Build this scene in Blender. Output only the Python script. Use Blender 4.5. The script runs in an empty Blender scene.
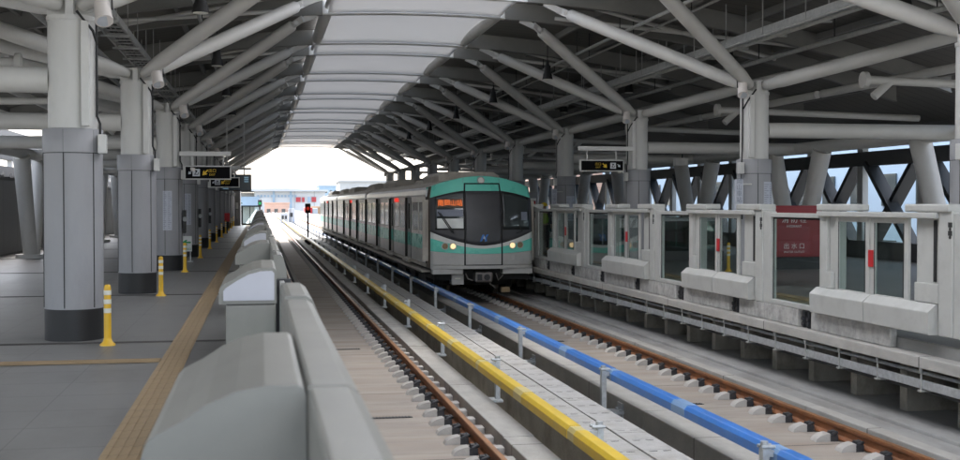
import bpy, bmesh, math, random
from mathutils import Vector, Matrix
random.seed(7)
R = math.radians
sc = bpy.context.scene
COL = sc.collection
PI = math.pi

# ------------------------------------------------------------------ materials
M = {}
def mat(name, col, rough=.6, metal=0., var=.12, scale=3., bump=0., bscale=40., stain=None, stain_amt=.0,
        stain_scale=1.2, stretch=(1,1,1), bands=None, spec=.5):
    m = bpy.data.materials.new(name); m.use_nodes = True
    nt = m.node_tree; N = nt.nodes; L = nt.links
    b = N['Principled BSDF']
    b.inputs['Roughness'].default_value = rough
    b.inputs['Metallic'].default_value = metal
    b.inputs['Specular IOR Level'].default_value = spec
    tc = N.new('ShaderNodeTexCoord'); mp = N.new('ShaderNodeMapping')
    mp.inputs['Scale'].default_value = stretch
    L.new(tc.outputs['Object'], mp.inputs['Vector'])
    n1 = N.new('ShaderNodeTexNoise'); n1.inputs['Scale'].default_value = scale; n1.inputs['Detail'].default_value = 8
    n1.inputs['Roughness'].default_value = .65
    L.new(mp.outputs[0], n1.inputs['Vector'])
    r = N.new('ShaderNodeValToRGB')
    r.color_ramp.elements[0].position = .3; r.color_ramp.elements[1].position = .72
    r.color_ramp.elements[0].color = tuple(c*(1-var) for c in col)+(1,)
    r.color_ramp.elements[1].color = tuple(min(1, c*(1+var)) for c in col)+(1,)
    L.new(n1.outputs['Fac'], r.inputs['Fac'])
    out = r.outputs['Color']
    if stain:
        n2 = N.new('ShaderNodeTexNoise'); n2.inputs['Scale'].default_value = stain_scale; n2.inputs['Detail'].default_value = 10
        n2.inputs['Roughness'].default_value = .7
        L.new(mp.outputs[0], n2.inputs['Vector'])
        r2 = N.new('ShaderNodeValToRGB'); r2.color_ramp.elements[0].position = .48; r2.color_ramp.elements[1].position = .68
        L.new(n2.outputs['Fac'], r2.inputs['Fac'])
        mu = N.new('ShaderNodeMath'); mu.operation = 'MULTIPLY'; mu.inputs[1].default_value = stain_amt
        L.new(r2.outputs['Color'], mu.inputs[0])
        mx = N.new('ShaderNodeMix'); mx.data_type = 'RGBA'
        L.new(mu.outputs[0], mx.inputs['Factor']); L.new(out, mx.inputs['A']); mx.inputs['B'].default_value = tuple(stain)+(1,)
        out = mx.outputs['Result']
    if bands:
        for (ax, per, wid, off, dark) in bands:
            sx = N.new('ShaderNodeSeparateXYZ'); L.new(tc.outputs['Object'], sx.inputs[0])
            a = N.new('ShaderNodeMath'); a.operation = 'ADD'; a.inputs[1].default_value = off+1000*per; L.new(sx.outputs[ax], a.inputs[0])
            d = N.new('ShaderNodeMath'); d.operation = 'MODULO'; d.inputs[1].default_value = per; L.new(a.outputs[0], d.inputs[0])
            c = N.new('ShaderNodeMath'); c.operation = 'LESS_THAN'; c.inputs[1].default_value = wid; L.new(d.outputs[0], c.inputs[0])
            e = N.new('ShaderNodeMath'); e.operation = 'MULTIPLY'; e.inputs[1].default_value = 1-dark; L.new(c.outputs[0], e.inputs[0])
            mx = N.new('ShaderNodeMix'); mx.data_type = 'RGBA'
            L.new(e.outputs[0], mx.inputs['Factor']); L.new(out, mx.inputs['A']); mx.inputs['B'].default_value = (col[0]*.12, col[1]*.12, col[2]*.12, 1)
            out = mx.outputs['Result']
    L.new(out, b.inputs['Base Color'])
    # roughness variation
    rr = N.new('ShaderNodeMapRange'); rr.inputs['To Min'].default_value = max(.02, rough-.1); rr.inputs['To Max'].default_value = min(1, rough+.12)
    L.new(n1.outputs['Fac'], rr.inputs['Value']); L.new(rr.outputs[0], b.inputs['Roughness'])
    if bump:
        n3 = N.new('ShaderNodeTexNoise'); n3.inputs['Scale'].default_value = bscale; n3.inputs['Detail'].default_value = 6
        L.new(tc.outputs['Object'], n3.inputs['Vector'])
        bp = N.new('ShaderNodeBump'); bp.inputs['Strength'].default_value = bump; bp.inputs['Distance'].default_value = .01
        L.new(n3.outputs['Fac'], bp.inputs['Height']); L.new(bp.outputs[0], b.inputs['Normal'])
    M[name] = m
    return m

def glass(name, tint, fac=.12, rough=.03):
    m = bpy.data.materials.new(name); m.use_nodes = True
    nt = m.node_tree; N = nt.nodes; L = nt.links; N.clear()
    o = N.new('ShaderNodeOutputMaterial'); t = N.new('ShaderNodeBsdfTransparent'); g = N.new('ShaderNodeBsdfGlossy')
    t.inputs['Color'].default_value = tuple(tint)+(1,); g.inputs['Roughness'].default_value = rough
    lw = N.new('ShaderNodeLayerWeight'); lw.inputs['Blend'].default_value = fac
    tc = N.new('ShaderNodeTexCoord'); n = N.new('ShaderNodeTexNoise'); n.inputs['Scale'].default_value = 1.3
    L.new(tc.outputs['Object'], n.inputs['Vector'])
    bp = N.new('ShaderNodeBump'); bp.inputs['Strength'].default_value = .05; bp.inputs['Distance'].default_value = .02
    L.new(n.outputs['Fac'], bp.inputs['Height']); L.new(bp.outputs[0], g.inputs['Normal'])
    mx = N.new('ShaderNodeMixShader'); L.new(lw.outputs['Fresnel'], mx.inputs[0]); L.new(t.outputs[0], mx.inputs[1]); L.new(g.outputs[0], mx.inputs[2])
    pw = N.new('ShaderNodeMath'); pw.operation = 'POWER'; pw.inputs[1].default_value = 4.5
    ml = N.new('ShaderNodeMath'); ml.operation = 'MULTIPLY_ADD'; ml.inputs[1].default_value = .8; ml.inputs[2].default_value = fac*.35
    lw.inputs['Blend'].default_value = .5
    L.new(lw.outputs['Facing'], pw.inputs[0]); L.new(pw.outputs[0], ml.inputs[0]); L.new(ml.outputs[0], mx.inputs[0])
    L.new(mx.outputs[0], o.inputs[0]); M[name] = m
    return m

def emis(name, col, s, base=(.02,.02,.02)):
    m = bpy.data.materials.new(name); m.use_nodes = True
    b = m.node_tree.nodes['Principled BSDF']; b.inputs['Base Color'].default_value = tuple(base)+(1,)
    b.inputs['Emission Color'].default_value = tuple(col)+(1,); b.inputs['Emission Strength'].default_value = s
    M[name] = m

mat('concrete_slab', (.38,.335,.29), .85, var=.24, scale=2.2, bump=.5, stain=(.22,.165,.12), stain_amt=.6, stain_scale=1.1,
    stretch=(.5,2.4,1), bands=[(1, 4.9, .035, 1.1, .25)])
mat('concrete_pale', (.40,.385,.355), .85, var=.16, scale=3, bump=.5, stain=(.28,.25,.21), stain_amt=.45, stain_scale=1.6, stretch=(1,.5,1), bands=[(1, 4.6, .03, .4, .3)])
mat('concrete_dirty', (.30,.275,.235), .9, var=.25, scale=2.5, bump=.6, stain=(.10,.085,.06), stain_amt=.7, stain_scale=1.7, stretch=(1,.6,.6))
mat('concrete_block', (.42,.41,.39), .9, var=.25, scale=7, bump=1., bscale=25, stain=(.16,.15,.14), stain_amt=.55, stain_scale=5)
mat('concrete_grey', (.33,.325,.31), .85, var=.18, scale=2, bump=.5, stain=(.2,.18,.16), stain_amt=.5, stretch=(1,.4,1))
mat('trough_cover', (.46,.45,.43), .8, var=.10, scale=6, bump=.4, stain=(.33,.30,.26), stain_amt=.6, stain_scale=2.5, bands=[(1,.6,.012,.0,.35)])
mat('shoulder_concrete', (.46,.44,.41), .85, var=.15, scale=9, bump=.5, stain=(.3,.24,.18), stain_amt=.4, stain_scale=9)
mat('platform_tile', (.19,.187,.178), .42, var=.16, scale=2.4, bump=.15, stain=(.13,.125,.115), stain_amt=.5, stain_scale=1.1,
    stretch=(1,.6,1), bands=[(1,.8,.014,0,.45),(0,.8,.010,.2,.6)])
mat('dark_joint', (.05,.045,.04), .8)
mat('tactile_tile', (.30,.215,.12), .7, var=.15, scale=8, stain=(.22,.15,.08), stain_amt=.4, stain_scale=4, bands=[(1,.3,.012,0,.5)])
mat('rail_rust', (.25,.095,.035), .65, var=.35, scale=6, bump=.4, stain=(.10,.045,.02), stain_amt=.7, stain_scale=7, stretch=(1,.4,1))
mat('rail_head', (.36,.17,.07), .45, metal=.4, var=.25, scale=9, stain=(.2,.12,.07), stain_amt=.5, stain_scale=5, stretch=(1,.2,1))
mat('clip_black', (.035,.035,.038), .6, var=.4, scale=30)
mat('clip_steel', (.22,.20,.19), .5, metal=.5, var=.3, scale=40)
mat('galvanised', (.50,.52,.53), .45, metal=.55, var=.2, scale=14, stain=(.32,.33,.34), stain_amt=.5, stain_scale=12)
mat('yellow_cover', (.72,.49,.03), .4, var=.08, scale=5, stain=(.5,.38,.08), stain_amt=.4, stain_scale=3)
mat('yellow_joint', (.66,.54,.22), .4)
mat('blue_cover', (.04,.19,.58), .35, var=.1, scale=4, stain=(.09,.24,.52), stain_amt=.45, stain_scale=3)
mat('blue_joint', (.22,.36,.58), .4)
mat('gate_paint', (.215,.21,.185), .42, var=.05, scale=2, bump=.08, bscale=180, stain=(.17,.165,.145), stain_amt=.35, stain_scale=2.5)
mat('gate_light', (.32,.31,.275), .4, var=.05, scale=2)
mat('gate_dark', (.30,.30,.285), .5, var=.06, scale=2, stain=(.23,.23,.215), stain_amt=.4, stain_scale=3)
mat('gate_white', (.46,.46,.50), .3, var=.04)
mat('fence_paint', (.46,.46,.435), .42, var=.06, scale=3, stain=(.35,.345,.32), stain_amt=.4, stain_scale=4)
mat('seam_black', (.015,.015,.015), .7)
mat('white_steel', (.62,.615,.59), .45, var=.06, scale=2, stain=(.40,.385,.35), stain_amt=.4, stain_scale=2, stretch=(1,1,.4))
mat('strut_steel', (.58,.57,.54), .42, var=.06, scale=2, stain=(.46,.44,.40), stain_amt=.45, stain_scale=2)
mat('column_cladding', (.33,.33,.34), .5, metal=.0, var=.05, scale=1.5, stain=(.24,.24,.25), stain_amt=.4, stain_scale=2, stretch=(1,1,.3))
mat('skirt_black', (.02,.02,.021), .5)
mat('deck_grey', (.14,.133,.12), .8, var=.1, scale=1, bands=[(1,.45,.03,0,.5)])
mat('rib_paint', (.60,.60,.58), .5, var=.05, scale=1.5, stain=(.5,.49,.46), stain_amt=.4)
mat('rib_shaded', (.20,.195,.18), .6, var=.08)  # darker rib paint: shade under the side roofs put into the colour
mat('beam_dark', (.10,.10,.10), .6, var=.15)
mat('lattice_dark', (.035,.038,.042), .5, var=.15)
mat('tray_metal', (.42,.42,.40), .5, metal=.3, var=.2, scale=8)
mat('cable_black', (.02,.02,.02), .6)
mat('bollard_yellow', (.78,.47,.03), .45, var=.08, scale=6, stain=(.5,.3,.04), stain_amt=.35, stain_scale=8)
mat('reflector_white', (.75,.74,.66), .35)
mat('sign_black', (.006,.006,.007), .8, spec=.1)
mat('sign_yellow', (.72,.47,.02), .5); mat('sign_grey', (.55,.58,.62), .5)
mat('screen_dark', (.02,.04,.06), .15)
mat('poster_paper', (.52,.54,.60), .5, var=.05)
mat('poster_ink', (.25,.27,.33), .6)
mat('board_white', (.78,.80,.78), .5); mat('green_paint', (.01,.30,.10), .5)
mat('red_paint', (.50,.02,.025), .4); mat('hydrant_red', (.30,.022,.03), .35, var=.1)
mat('lamp_white', (.75,.70,.66), .45)
mat('stainless', (.70,.685,.66), .30, metal=.15, var=.10, scale=2.5, stain=(.52,.49,.44), stain_amt=.5, stain_scale=2, stretch=(1,.5,1))
mat('train_band', (.70,.71,.73), .35, metal=.2, var=.1, scale=4, stretch=(1,.3,1))
mat('train_teal', (.17,.68,.55), .28, var=.04, scale=2, stain=(.15,.59,.48), stain_amt=.35, stain_scale=2)
mat('train_white', (.74,.74,.71), .35, var=.05)
mat('train_dark', (.065,.064,.07), .42, var=.1, scale=3)
mat('train_grey', (.50,.49,.47), .45, var=.1, scale=3, stain=(.33,.31,.28), stain_amt=.45, stain_scale=3)
mat('train_roof', (.52,.485,.43), .7, var=.15, scale=1.5, stain=(.25,.21,.17), stain_amt=.6, stain_scale=1.2, stretch=(1,.5,1))
mat('train_brown', (.11,.085,.065), .7, var=.3, scale=3)
mat('under_black', (.018,.017,.016), .8)
mat('door_seal', (.030,.024,.020), .6)
mat('window_glass', (.055,.065,.065), .06, var=.05, spec=.9)
mat('skin', (.50,.32,.23), .6); mat('vest_lime', (.45,.72,.06), .7); mat('helmet_yellow', (.82,.60,.03), .4)
mat('cloth_dark', (.03,.035,.05), .85); mat('hair_dark', (.02,.016,.013), .7)
mat('shed_white', (.40,.41,.42), .6, var=.05, scale=.1, bands=[(0,7,.3,0,.6)])
mat('shed_roof', (.36,.38,.40), .5); mat('salmon_wall', (.52,.34,.26), .8, var=.08, scale=.3, bands=[(2,1.2,.05,0,.6)])
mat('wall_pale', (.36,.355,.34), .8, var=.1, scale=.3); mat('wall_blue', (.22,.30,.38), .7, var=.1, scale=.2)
mat('hill_green', (.10,.14,.11), .95, var=.3, scale=.01); mat('ground_mat', (.30,.30,.27), .95, var=.25, scale=.05)
mat('leaf_green', (.05,.10,.03), .8, var=.4, scale=2); mat('bark', (.12,.09,.06), .9)
mat('crate_tan', (.42,.26,.15), .8, var=.12)
mat('wall_panel', (.24,.24,.24), .6, var=.06, scale=1, bands=[(1,2.4,.02,0,.4)])
mat('signal_black', (.025,.025,.025), .6)
glass('fence_glass', (.86,.92,.90), .12)
glass('teal_glass', (.45,.68,.64), .3)
glass('cab_glass', (.40,.46,.45), .22)
emis('led_orange', (1,.20,.04), .14); emis('led_red', (1,.03,.015), .12); emis('lamp_warm', (1,.70,.34), .12, (.8,.7,.5))
emis('signal_green', (.03,1,.3), .07); emis('signal_red', (1,.06,.03), .04); emis('screen_text', (.25,.45,.6), .06)
# translucent roof membrane (real daylight comes through it)
m = bpy.data.materials.new('membrane'); m.use_nodes = True; nt = m.node_tree; nt.nodes.clear()
o = nt.nodes.new('ShaderNodeOutputMaterial'); a = nt.nodes.new('ShaderNodeBsdfDiffuse'); b = nt.nodes.new('ShaderNodeBsdfTranslucent'); x = nt.nodes.new('ShaderNodeMixShader')
a.inputs[0].default_value = (.80,.80,.79,1); b.inputs[0].default_value = (.78,.80,.82,1); x.inputs[0].default_value = .30
tc = nt.nodes.new('ShaderNodeTexCoord'); nz = nt.nodes.new('ShaderNodeTexNoise'); nz.inputs['Scale'].default_value = .8
mr = nt.nodes.new('ShaderNodeMapRange'); mr.inputs['To Min'].default_value = .044; mr.inputs['To Max'].default_value = .058
nt.links.new(tc.outputs['Object'], nz.inputs['Vector']); nt.links.new(nz.outputs['Fac'], mr.inputs['Value']); nt.links.new(mr.outputs[0], x.inputs[0])
nt.links.new(a.outputs[0], x.inputs[1]); nt.links.new(b.outputs[0], x.inputs[2]); nt.links.new(x.outputs[0], o.inputs[0]); M['membrane'] = m

# ------------------------------------------------------------------ mesh builder
class MB:
    def __init__(s): s.v = []; s.f = []; s.sm = []
    def add(s, vs, fs, smooth=False):
        n = len(s.v); s.v += [tuple(q) for q in vs]; s.f += [tuple(i+n for i in q) for q in fs]; s.sm += [smooth]*len(fs); return s
    def box(s, x0, x1, y0, y1, z0, z1):
        if x0 > x1: x0, x1 = x1, x0
        if y0 > y1: y0, y1 = y1, y0
        return s.add([(x0,y0,z0),(x1,y0,z0),(x1,y1,z0),(x0,y1,z0),(x0,y0,z1),(x1,y0,z1),(x1,y1,z1),(x0,y1,z1)],
              [(3,2,1,0),(4,5,6,7),(0,1,5,4),(1,2,6,5),(2,3,7,6),(3,0,4,7)])
    def bar(s, p, q, w, h, up=(0,0,1)):
        p, q = Vector(p), Vector(q); d = (q-p).normalized(); u = Vector(up)
        if abs(d.dot(u)) > .98: u = Vector((1,0,0))
        a = d.cross(u).normalized()*w/2; b = a.cross(d).normalized()*h/2
        vs = [p-a-b,p+a-b,p+a+b,p-a+b,q-a-b,q+a-b,q+a+b,q-a+b]
        return s.add(vs, [(3,2,1,0),(4,5,6,7),(0,1,5,4),(1,2,6,5),(2,3,7,6),(3,0,4,7)])
    def tube(s, pts, rs, n=14, cap=True, smooth=True):
        pts = [Vector(p) for p in pts]
        if not hasattr(rs, '__len__'): rs = [rs]*len(pts)
        vs = []; fs = []
        d0 = (pts[1]-pts[0]).normalized(); u = Vector((0,0,1))
        if abs(d0.dot(u)) > .95: u = Vector((0,1,0))
        for i, p in enumerate(pts):
            d = (pts[min(i+1,len(pts)-1)]-pts[max(i-1,0)]).normalized()
            a = d.cross(u).normalized(); b = a.cross(d).normalized()
            vs += [p+(a*math.cos(2*PI*k/n)+b*math.sin(2*PI*k/n))*rs[i] for k in range(n)]
        for i in range(len(pts)-1):
            for k in range(n):
                fs.append((i*n+k, (i+1)*n+k, (i+1)*n+(k+1)%n, i*n+(k+1)%n))
        s.add(vs, fs, smooth)
        if cap:
            s.add(vs[:n], [tuple(range(n))]); s.add(vs[-n:], [tuple(reversed(range(n)))])
        return s
    def prism(s, prof, y0, y1, smooth=False):   # profile in XZ, extruded along Y
        n = len(prof)
        vs = [(x,y0,z) for x,z in prof]+[(x,y1,z) for x,z in prof]
        s.add(vs, [(i, (i+1)%n, n+(i+1)%n, n+i) for i in range(n)], smooth)
        s.add(vs[:n], [tuple(reversed(range(n)))]); s.add(vs[n:], [tuple(range(n))])
        return s
    def prism_y(s, prof, x0, x1):                # profile in YZ, extruded along X
        n = len(prof)
        vs = [(x0,y,z) for y,z in prof]+[(x1,y,z) for y,z in prof]
        s.add(vs, [(i, (i+1)%n, n+(i+1)%n, n+i) for i in range(n)])
        s.add(vs[:n], [tuple(reversed(range(n)))]); s.add(vs[n:], [tuple(range(n))])
        return s
    def build(s, name, m, parent=None, bevel=0., fix=True):
        off = Vector((0,0,0))
        if parent is not None: off = WL[parent.name]
        me = bpy.data.meshes.new(name)
        me.from_pydata([tuple(Vector(q)-off) for q in s.v], [], s.f)
        me.polygons.foreach_set('use_smooth', s.sm)
        me.materials.append(M[m] if isinstance(m, str) else m)
        if fix:
            bm = bmesh.new(); bm.from_mesh(me); bmesh.ops.recalc_face_normals(bm, faces=bm.faces); bm.to_mesh(me); bm.free()
        me.update()
        o = bpy.data.objects.new(name, me); COL.objects.link(o)
        if parent is not None: o.parent = parent
        WL[o.name] = off.copy() if parent is not None else Vector((0,0,0))
        if bevel:
            bv = o.modifiers.new('Bevel', 'BEVEL'); bv.width = bevel; bv.segments = 2; bv.limit_method = 'ANGLE'; bv.angle_limit = R(40)
        return o
WL = {}
def tag(o, label=None, cat=None, group=None, kind=None):
    if label: o['label'] = label
    if cat: o['category'] = cat
    if group: o['group'] = group
    if kind: o['kind'] = kind
    return o
def thing(name, label, cat, loc=(0,0,0), group=None):
    o = bpy.data.objects.new(name, None); COL.objects.link(o); o.location = loc; o.empty_display_size = .2
    WL[o.name] = Vector(loc); return tag(o, label, cat, group)
KIDS = {}
def dup(o, loc=None, label=None, parent=None):
    kids = [c for c in list(o.children)]
    c = o.copy(); COL.objects.link(c)
    if parent is not None: c.parent = parent
    if loc is not None: c.location = loc
    if label: c['label'] = label
    for k in kids: dup(k, parent=c)
    return c
def struct(mb, name, m, label=None, bevel=0):
    o = mb.build(name, m, None, bevel); o['kind'] = 'structure'
    return o
def text_mesh(txt, size, m, name, parent, xf, depth=.004, align='CENTER'):
    cu = bpy.data.curves.new('tmp', 'FONT'); cu.body = txt; cu.size = size; cu.align_x = align; cu.align_y = 'CENTER'; cu.extrude = depth
    ob = bpy.data.objects.new('tmp', cu); COL.objects.link(ob)
    bpy.context.view_layer.update()
    me = bpy.data.meshes.new_from_object(ob.evaluated_get(bpy.context.evaluated_depsgraph_get()))
    bpy.data.objects.remove(ob); bpy.data.curves.remove(cu)
    off = WL[parent.name] if parent is not None else Vector((0,0,0))
    me.transform(Matrix.Translation(-off) @ xf)
    me.materials.clear(); me.materials.append(M[m]); me.name = name
    o = bpy.data.objects.new(name, me); COL.objects.link(o)
    if parent is not None: o.parent = parent
    return o
def face_cam(x, y, z):   # text facing -Y
    return Matrix.Translation((x,y,z)) @ Matrix.Rotation(PI/2, 4, 'X')
ORD = ['first','second','third','fourth','fifth','sixth','seventh','eighth','ninth','tenth','eleventh','twelfth','thirteenth','fourteenth','fifteenth','sixteenth','seventeenth','eighteenth','nineteenth','twentieth']

# ------------------------------------------------------------------ layout constants (metres; rail top is z = 0)
ZP = 1.05                       # platform level
YE = 101.                       # far end of the station
Y0 = -14.
COLY = [16+8.05*k-.05 for k in range(11)]    # column rows
XL, XR = -2.35, 10.4
RC = 4.0
def rz(x): return 7.45-.012*(x-RC)**2

# ------------------------------------------------------------------ ground, viaduct, platforms, track bed
struct(MB().box(-2500, 2500, -600, 4500, -9.5, -9), 'ground', 'ground_mat')
g = MB()
g.box(-1.0, 9.3, Y0, 420, -1.2, -.62)
struct(g, 'viaduct_deck', 'concrete_dirty')
def slab(x0, x1, name):
    return struct(MB().box(x0, x1, Y0, 400, -.62, -.19), name, 'concrete_slab')
slab(.27, 2.85, 'track_slab'); slab(5.45, 7.30, 'track_slab')
def strip(x0, x1, z0, z1, name, m, y1=400, bevel=.012):
    return struct(MB().box(x0, x1, Y0, y1, z0, z1), name, m, bevel=bevel)
# upstands beside the tracks are broken into cast lengths
for nm, x0, x1, z1, per, ph in (('kerb', 2.853, 3.23, 0., 4.6, .3), ('kerb', 5.07, 5.447, 0., 4.6, 1.7), ('kerb', 7.303, 7.50, .03, 5.2, 3.1)):
    b = MB(); y = Y0+ph
    while y < 240:
        dz = random.uniform(-.008,.008); b.box(x0, x1+random.uniform(-.004,.004), y, y+per-.025, -.6, z1+dz); y += per
    b.box(x0, x1, y, 400, -.6, z1)
    struct(b, nm, 'concrete_pale', bevel=.012)
strip(7.503, 7.98, -.62, -.045, 'gutter', 'concrete_grey', bevel=0)
strip(7.983, 9.3, -.62, .0, 'ledge', 'concrete_grey')
strip(7.56, 7.60, -.044, -.036, 'stain_line', 'tactile_tile', bevel=0)
b = MB().box(3.76, 4.54, Y0, 400, -.62, -.01); struct(b, 'cable_trough', 'concrete_dirty')
# trough covers: two rows of pale lids with lifting slots and small gaps
for (x0, x1) in ((3.76, 4.135), (4.16, 4.54)):
    b = MB(); y = Y0
    while y < 200:
        b.box(x0, x1, y, y+1.195, -.008+random.uniform(-.004,.004), .05+random.uniform(-.003,.003)); y += 1.2
    b.box(x0, x1, y, 400, -.008, .05)
    struct(b, 'walkway', 'trough_cover', bevel=.006)
b = MB(); y = 8
while y < 60:
    for xx in (3.86, 4.0, 4.26, 4.42):
        b.box(xx-.045, xx+.045, y+.3, y+.33, .0535, .0555)
    y += .6
struct(b, 'walkway_slots', 'concrete_grey')

# left platform
b = MB().box(-14, .24, Y0, YE+2, -1.2, ZP-.02); struct(b, 'platform_base', 'concrete_grey')
b = MB().box(-14, .25, Y0, YE+2, ZP-.018, ZP); struct(b, 'platform_floor', 'platform_tile')
b = MB()
for k in range(-3, 11): b.box(-14, -.28, 15.3+7.95*k, 15.3+7.95*k+.16, ZP+.001, ZP+.005)
struct(b, 'platform_joints', 'dark_joint')
b = MB(); xs = -1.07
b.box(-1.08, -.80, Y0, YE, ZP+.006, ZP+.011)
for i in range(4): b.box(-1.055+i*.068, -1.025+i*.068, Y0, YE, ZP+.012, ZP+.017)
b.box(-14, -1.085, 13.35, 13.65, ZP+.006, ZP+.011)
for i in range(4): b.box(-14, -1.09, 13.38+i*.07, 13.41+i*.07, ZP+.012, ZP+.017)
struct(b, 'tactile_path', 'tactile_tile')
# right platform
b = MB().box(8.22, 22, Y0, YE+2, .745, ZP-.02); b.box(9.25, 22, Y0, YE+2, -1.2, .75); struct(b, 'platform_base', 'concrete_grey')
b = MB().box(8.22, 22, Y0, YE+2, ZP-.018, ZP); struct(b, 'platform_floor', 'platform_tile')
b = MB().box(9.6, 9.9, Y0, YE, ZP+.006, ZP+.011); struct(b, 'tactile_path', 'tactile_tile')
b = MB().box(7.985, 8.215, Y0, YE, .755, .895); struct(b, 'platform_ledge', 'concrete_pale', bevel=.01)
b = MB()
y = Y0
while y < YE: b.box(8.5, 9.25, y, y+.18, 0.005, .745); y += 1.36
struct(b, 'ledge_haunches', 'concrete_dirty')

# ------------------------------------------------------------------ rails with fastenings
RAILP = [(-.035,0),(.035,0),(.037,-.012),(.034,-.038),(.010,-.052),(.009,-.13),(.03,-.148),(.072,-.158),(.072,-.172),(-.072,-.172),(-.072,-.158),(-.03,-.148),(-.009,-.13),(-.010,-.052),(-.034,-.038),(-.037,-.012)]
def shoulder_mb(x, y, s):       # hump of pale concrete on the inner side; s = -1 left of rail, +1 right of rail
    n = 8; prof = []
    for i in range(n+1):
        t = i/n; prof.append((x+s*(.375-.195*t), -.19+.10*math.sin(t*PI/2)**.5))
    prof.append((x+s*.18, -.2)); prof.append((x+s*.385, -.2))
    return MB().prism(prof, y-.085, y+.085)
def clip_mb(x, y, s):
    b = MB(); b.box(x+s*.078, x+s*.182, y-.085, y+.085, -.19, -.11)
    b.tube([(x+s*.15,y-.06,-.11),(x+s*.08,y-.055,-.085),(x+s*.06,y,-.10),(x+s*.08,y+.055,-.085),(x+s*.15,y+.06,-.11)], .022, 6)
    b.box(x+s*.10, x+s*.16, y-.04, y+.04, -.12, -.07)
    return b
def make_rail(xc, label, s, full=True, pads=False, ystart=10.6, shoulder=True, nclip=100):
    root = thing('rail', label, 'rail', (xc, 0, 0))
    MB().prism([(xc+x, z) for x, z in RAILP], Y0, 400).build('rail_web', 'rail_rust', root)
    MB().box(xc-.030, xc+.030, Y0, 400, .0005, .004).build('running_surface', 'rail_head', root)
    if not full: return root
    c0 = clip_mb(xc, 0, s).build('clip', 'clip_black', root)
    s0 = shoulder_mb(xc, 0, s).build('shoulder', 'shoulder_concrete', root, bevel=.008)
    p0 = MB().box(xc-s*.10, xc-s*.245, -.1, .1, -.2, -.11).build('pad', 'shoulder_concrete', root, bevel=.01) if pads else None
    first = True
    for k in range(nclip):
        y = ystart+.65*k
        for q in (c0, s0, p0):
            if q is None: continue
            if k == 0: q.location.y = y
            else:
                c = q.copy(); COL.objects.link(c); c.parent = root; c.location = (0, y, 0)
    # far fastenings, beyond the hundredth
    b = MB()
    for k in range(nclip, 220):
        y = ystart+.65*k; b.box(xc+s*.078, xc+s*.36, y-.09, y+.09, -.19, -.13)
    tag(b.build('far_clips', 'shoulder_concrete', root), kind='stuff')
    return root
make_rail(1.08, 'rusty rail nearest the left platform, half hidden behind the pale gate housings', 1)
make_rail(2.60, 'rusty rail of the empty near track beside the pale kerb and yellow cover', -1, pads=True)
make_rail(5.68, 'rail running under the left wheels of the train behind the blue cover', 1, full=False)
make_rail(7.18, 'rusty rail in front of the train nearest the right platform', -1)

# drain slots across the slabs
for i, (x, y, w) in enumerate(((1.75, 16.4, .65), (6.15, 16.7, .6), (1.75, 24.3, .5), (6.2, 24.9, .5))):
    b = MB().box(x-w/2, x+w/2, y-.05, y+.05, -.187, -.183)
    for j in range(int(w/.045)): b.box(x-w/2+.01+j*.045, x-w/2+.03+j*.045, y-.045, y+.045, -.183, -.176)
    tag(b.build('drain_grate', 'clip_black'), ['short black drain grate across the near slab at the bottom of the picture', 'dark drain grate across the slab beside the blue cover', 'dark drain grate in the near slab farther along', 'dark drain grate in the far slab just ahead of the train'][i], 'drain grate', 'drain grates in the track slabs')

# ------------------------------------------------------------------ power rails with coloured covers
def power_rail(xa, xb, xpost, xwall, m, mj, label, phase):
    root = thing('power_rail', label, 'power rail', (xa, 0, 0))
    sgn = 1 if xpost > xa else -1
    lo, hi = min(xa, xb), max(xa, xb)
    MB().box(lo+.05, hi-.05, Y0, 300, .27, .30).build('conductor', 'galvanised', root)
    y = phase-11
    k = 0
    while y < 240:
        prof = [(lo, .28), (lo, .375), (lo+.035, .42), (hi-.03, .42), (hi, .385), (hi, .28)]
        MB().prism(prof, y+.14, y+5.36).build('cover', m, root, bevel=.006)
        if y < 110:
            p2 = [(lo+.006,.285),(lo+.006,.372),(lo+.037,.414),(hi-.032,.414),(hi-.006,.38),(hi-.006,.285)]
            MB().prism(p2, y-.139, y+.139).build('joint_cover', mj, root)
            pj = [(lo-.004,.29),(lo-.004,.377),(lo+.033,.424),(hi-.028,.424),(hi+.004,.388),(hi+.004,.29)]
            MB().prism(pj, y+2.4, y+2.85).build('sleeve', mj, root)
        if y > 8 and y < 110:
            b = MB()
            b.bar((xpost, y, -.17), (xpost, y, .41), .10, .07); b.tube([(xpost-.0, y, .41), (xpost, y, .48)], .04, 8)
            b.box(min(xpost,xwall)-(.06 if sgn<0 else 0), max(xpost,xwall)+(.06 if sgn>0 else 0), y-.15, y+.15, -.20, -.165)
            b.prism_y([(y-.06,-.19),(y+.06,-.19),(y+.0,-.33)], xwall-sgn*-.02, xwall+sgn*.16)
            b.box(xwall, xwall+sgn*.025, y-.12, y+.12, -.40, -.06)
            b.bar((xpost, y, .36), ((lo+hi)/2, y, .36), .09, .06)
            for q in (-.09,.09):
                b.tube([(xwall+sgn*.02, y+q, -.15), (xwall+sgn*.06, y+q, -.15)], .018, 6)
                b.tube([(xpost-sgn*.09, y+q*.5, .43), (xpost+sgn*.05, y+q*.5, .43)], .02, 6)
            b.build('bracket', 'galvanised', root, bevel=.004)
        y += 5.5; k += 1
power_rail(3.20, 3.38, 3.52, 3.232, 'yellow_cover', 'yellow_joint', 'yellow covered power rail on galvanised brackets along the near track', 17.6)
power_rail(4.87, 5.05, 4.80, 5.068, 'blue_cover', 'blue_joint', 'blue covered power rail on galvanised brackets beside the train', 16.3)
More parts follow.
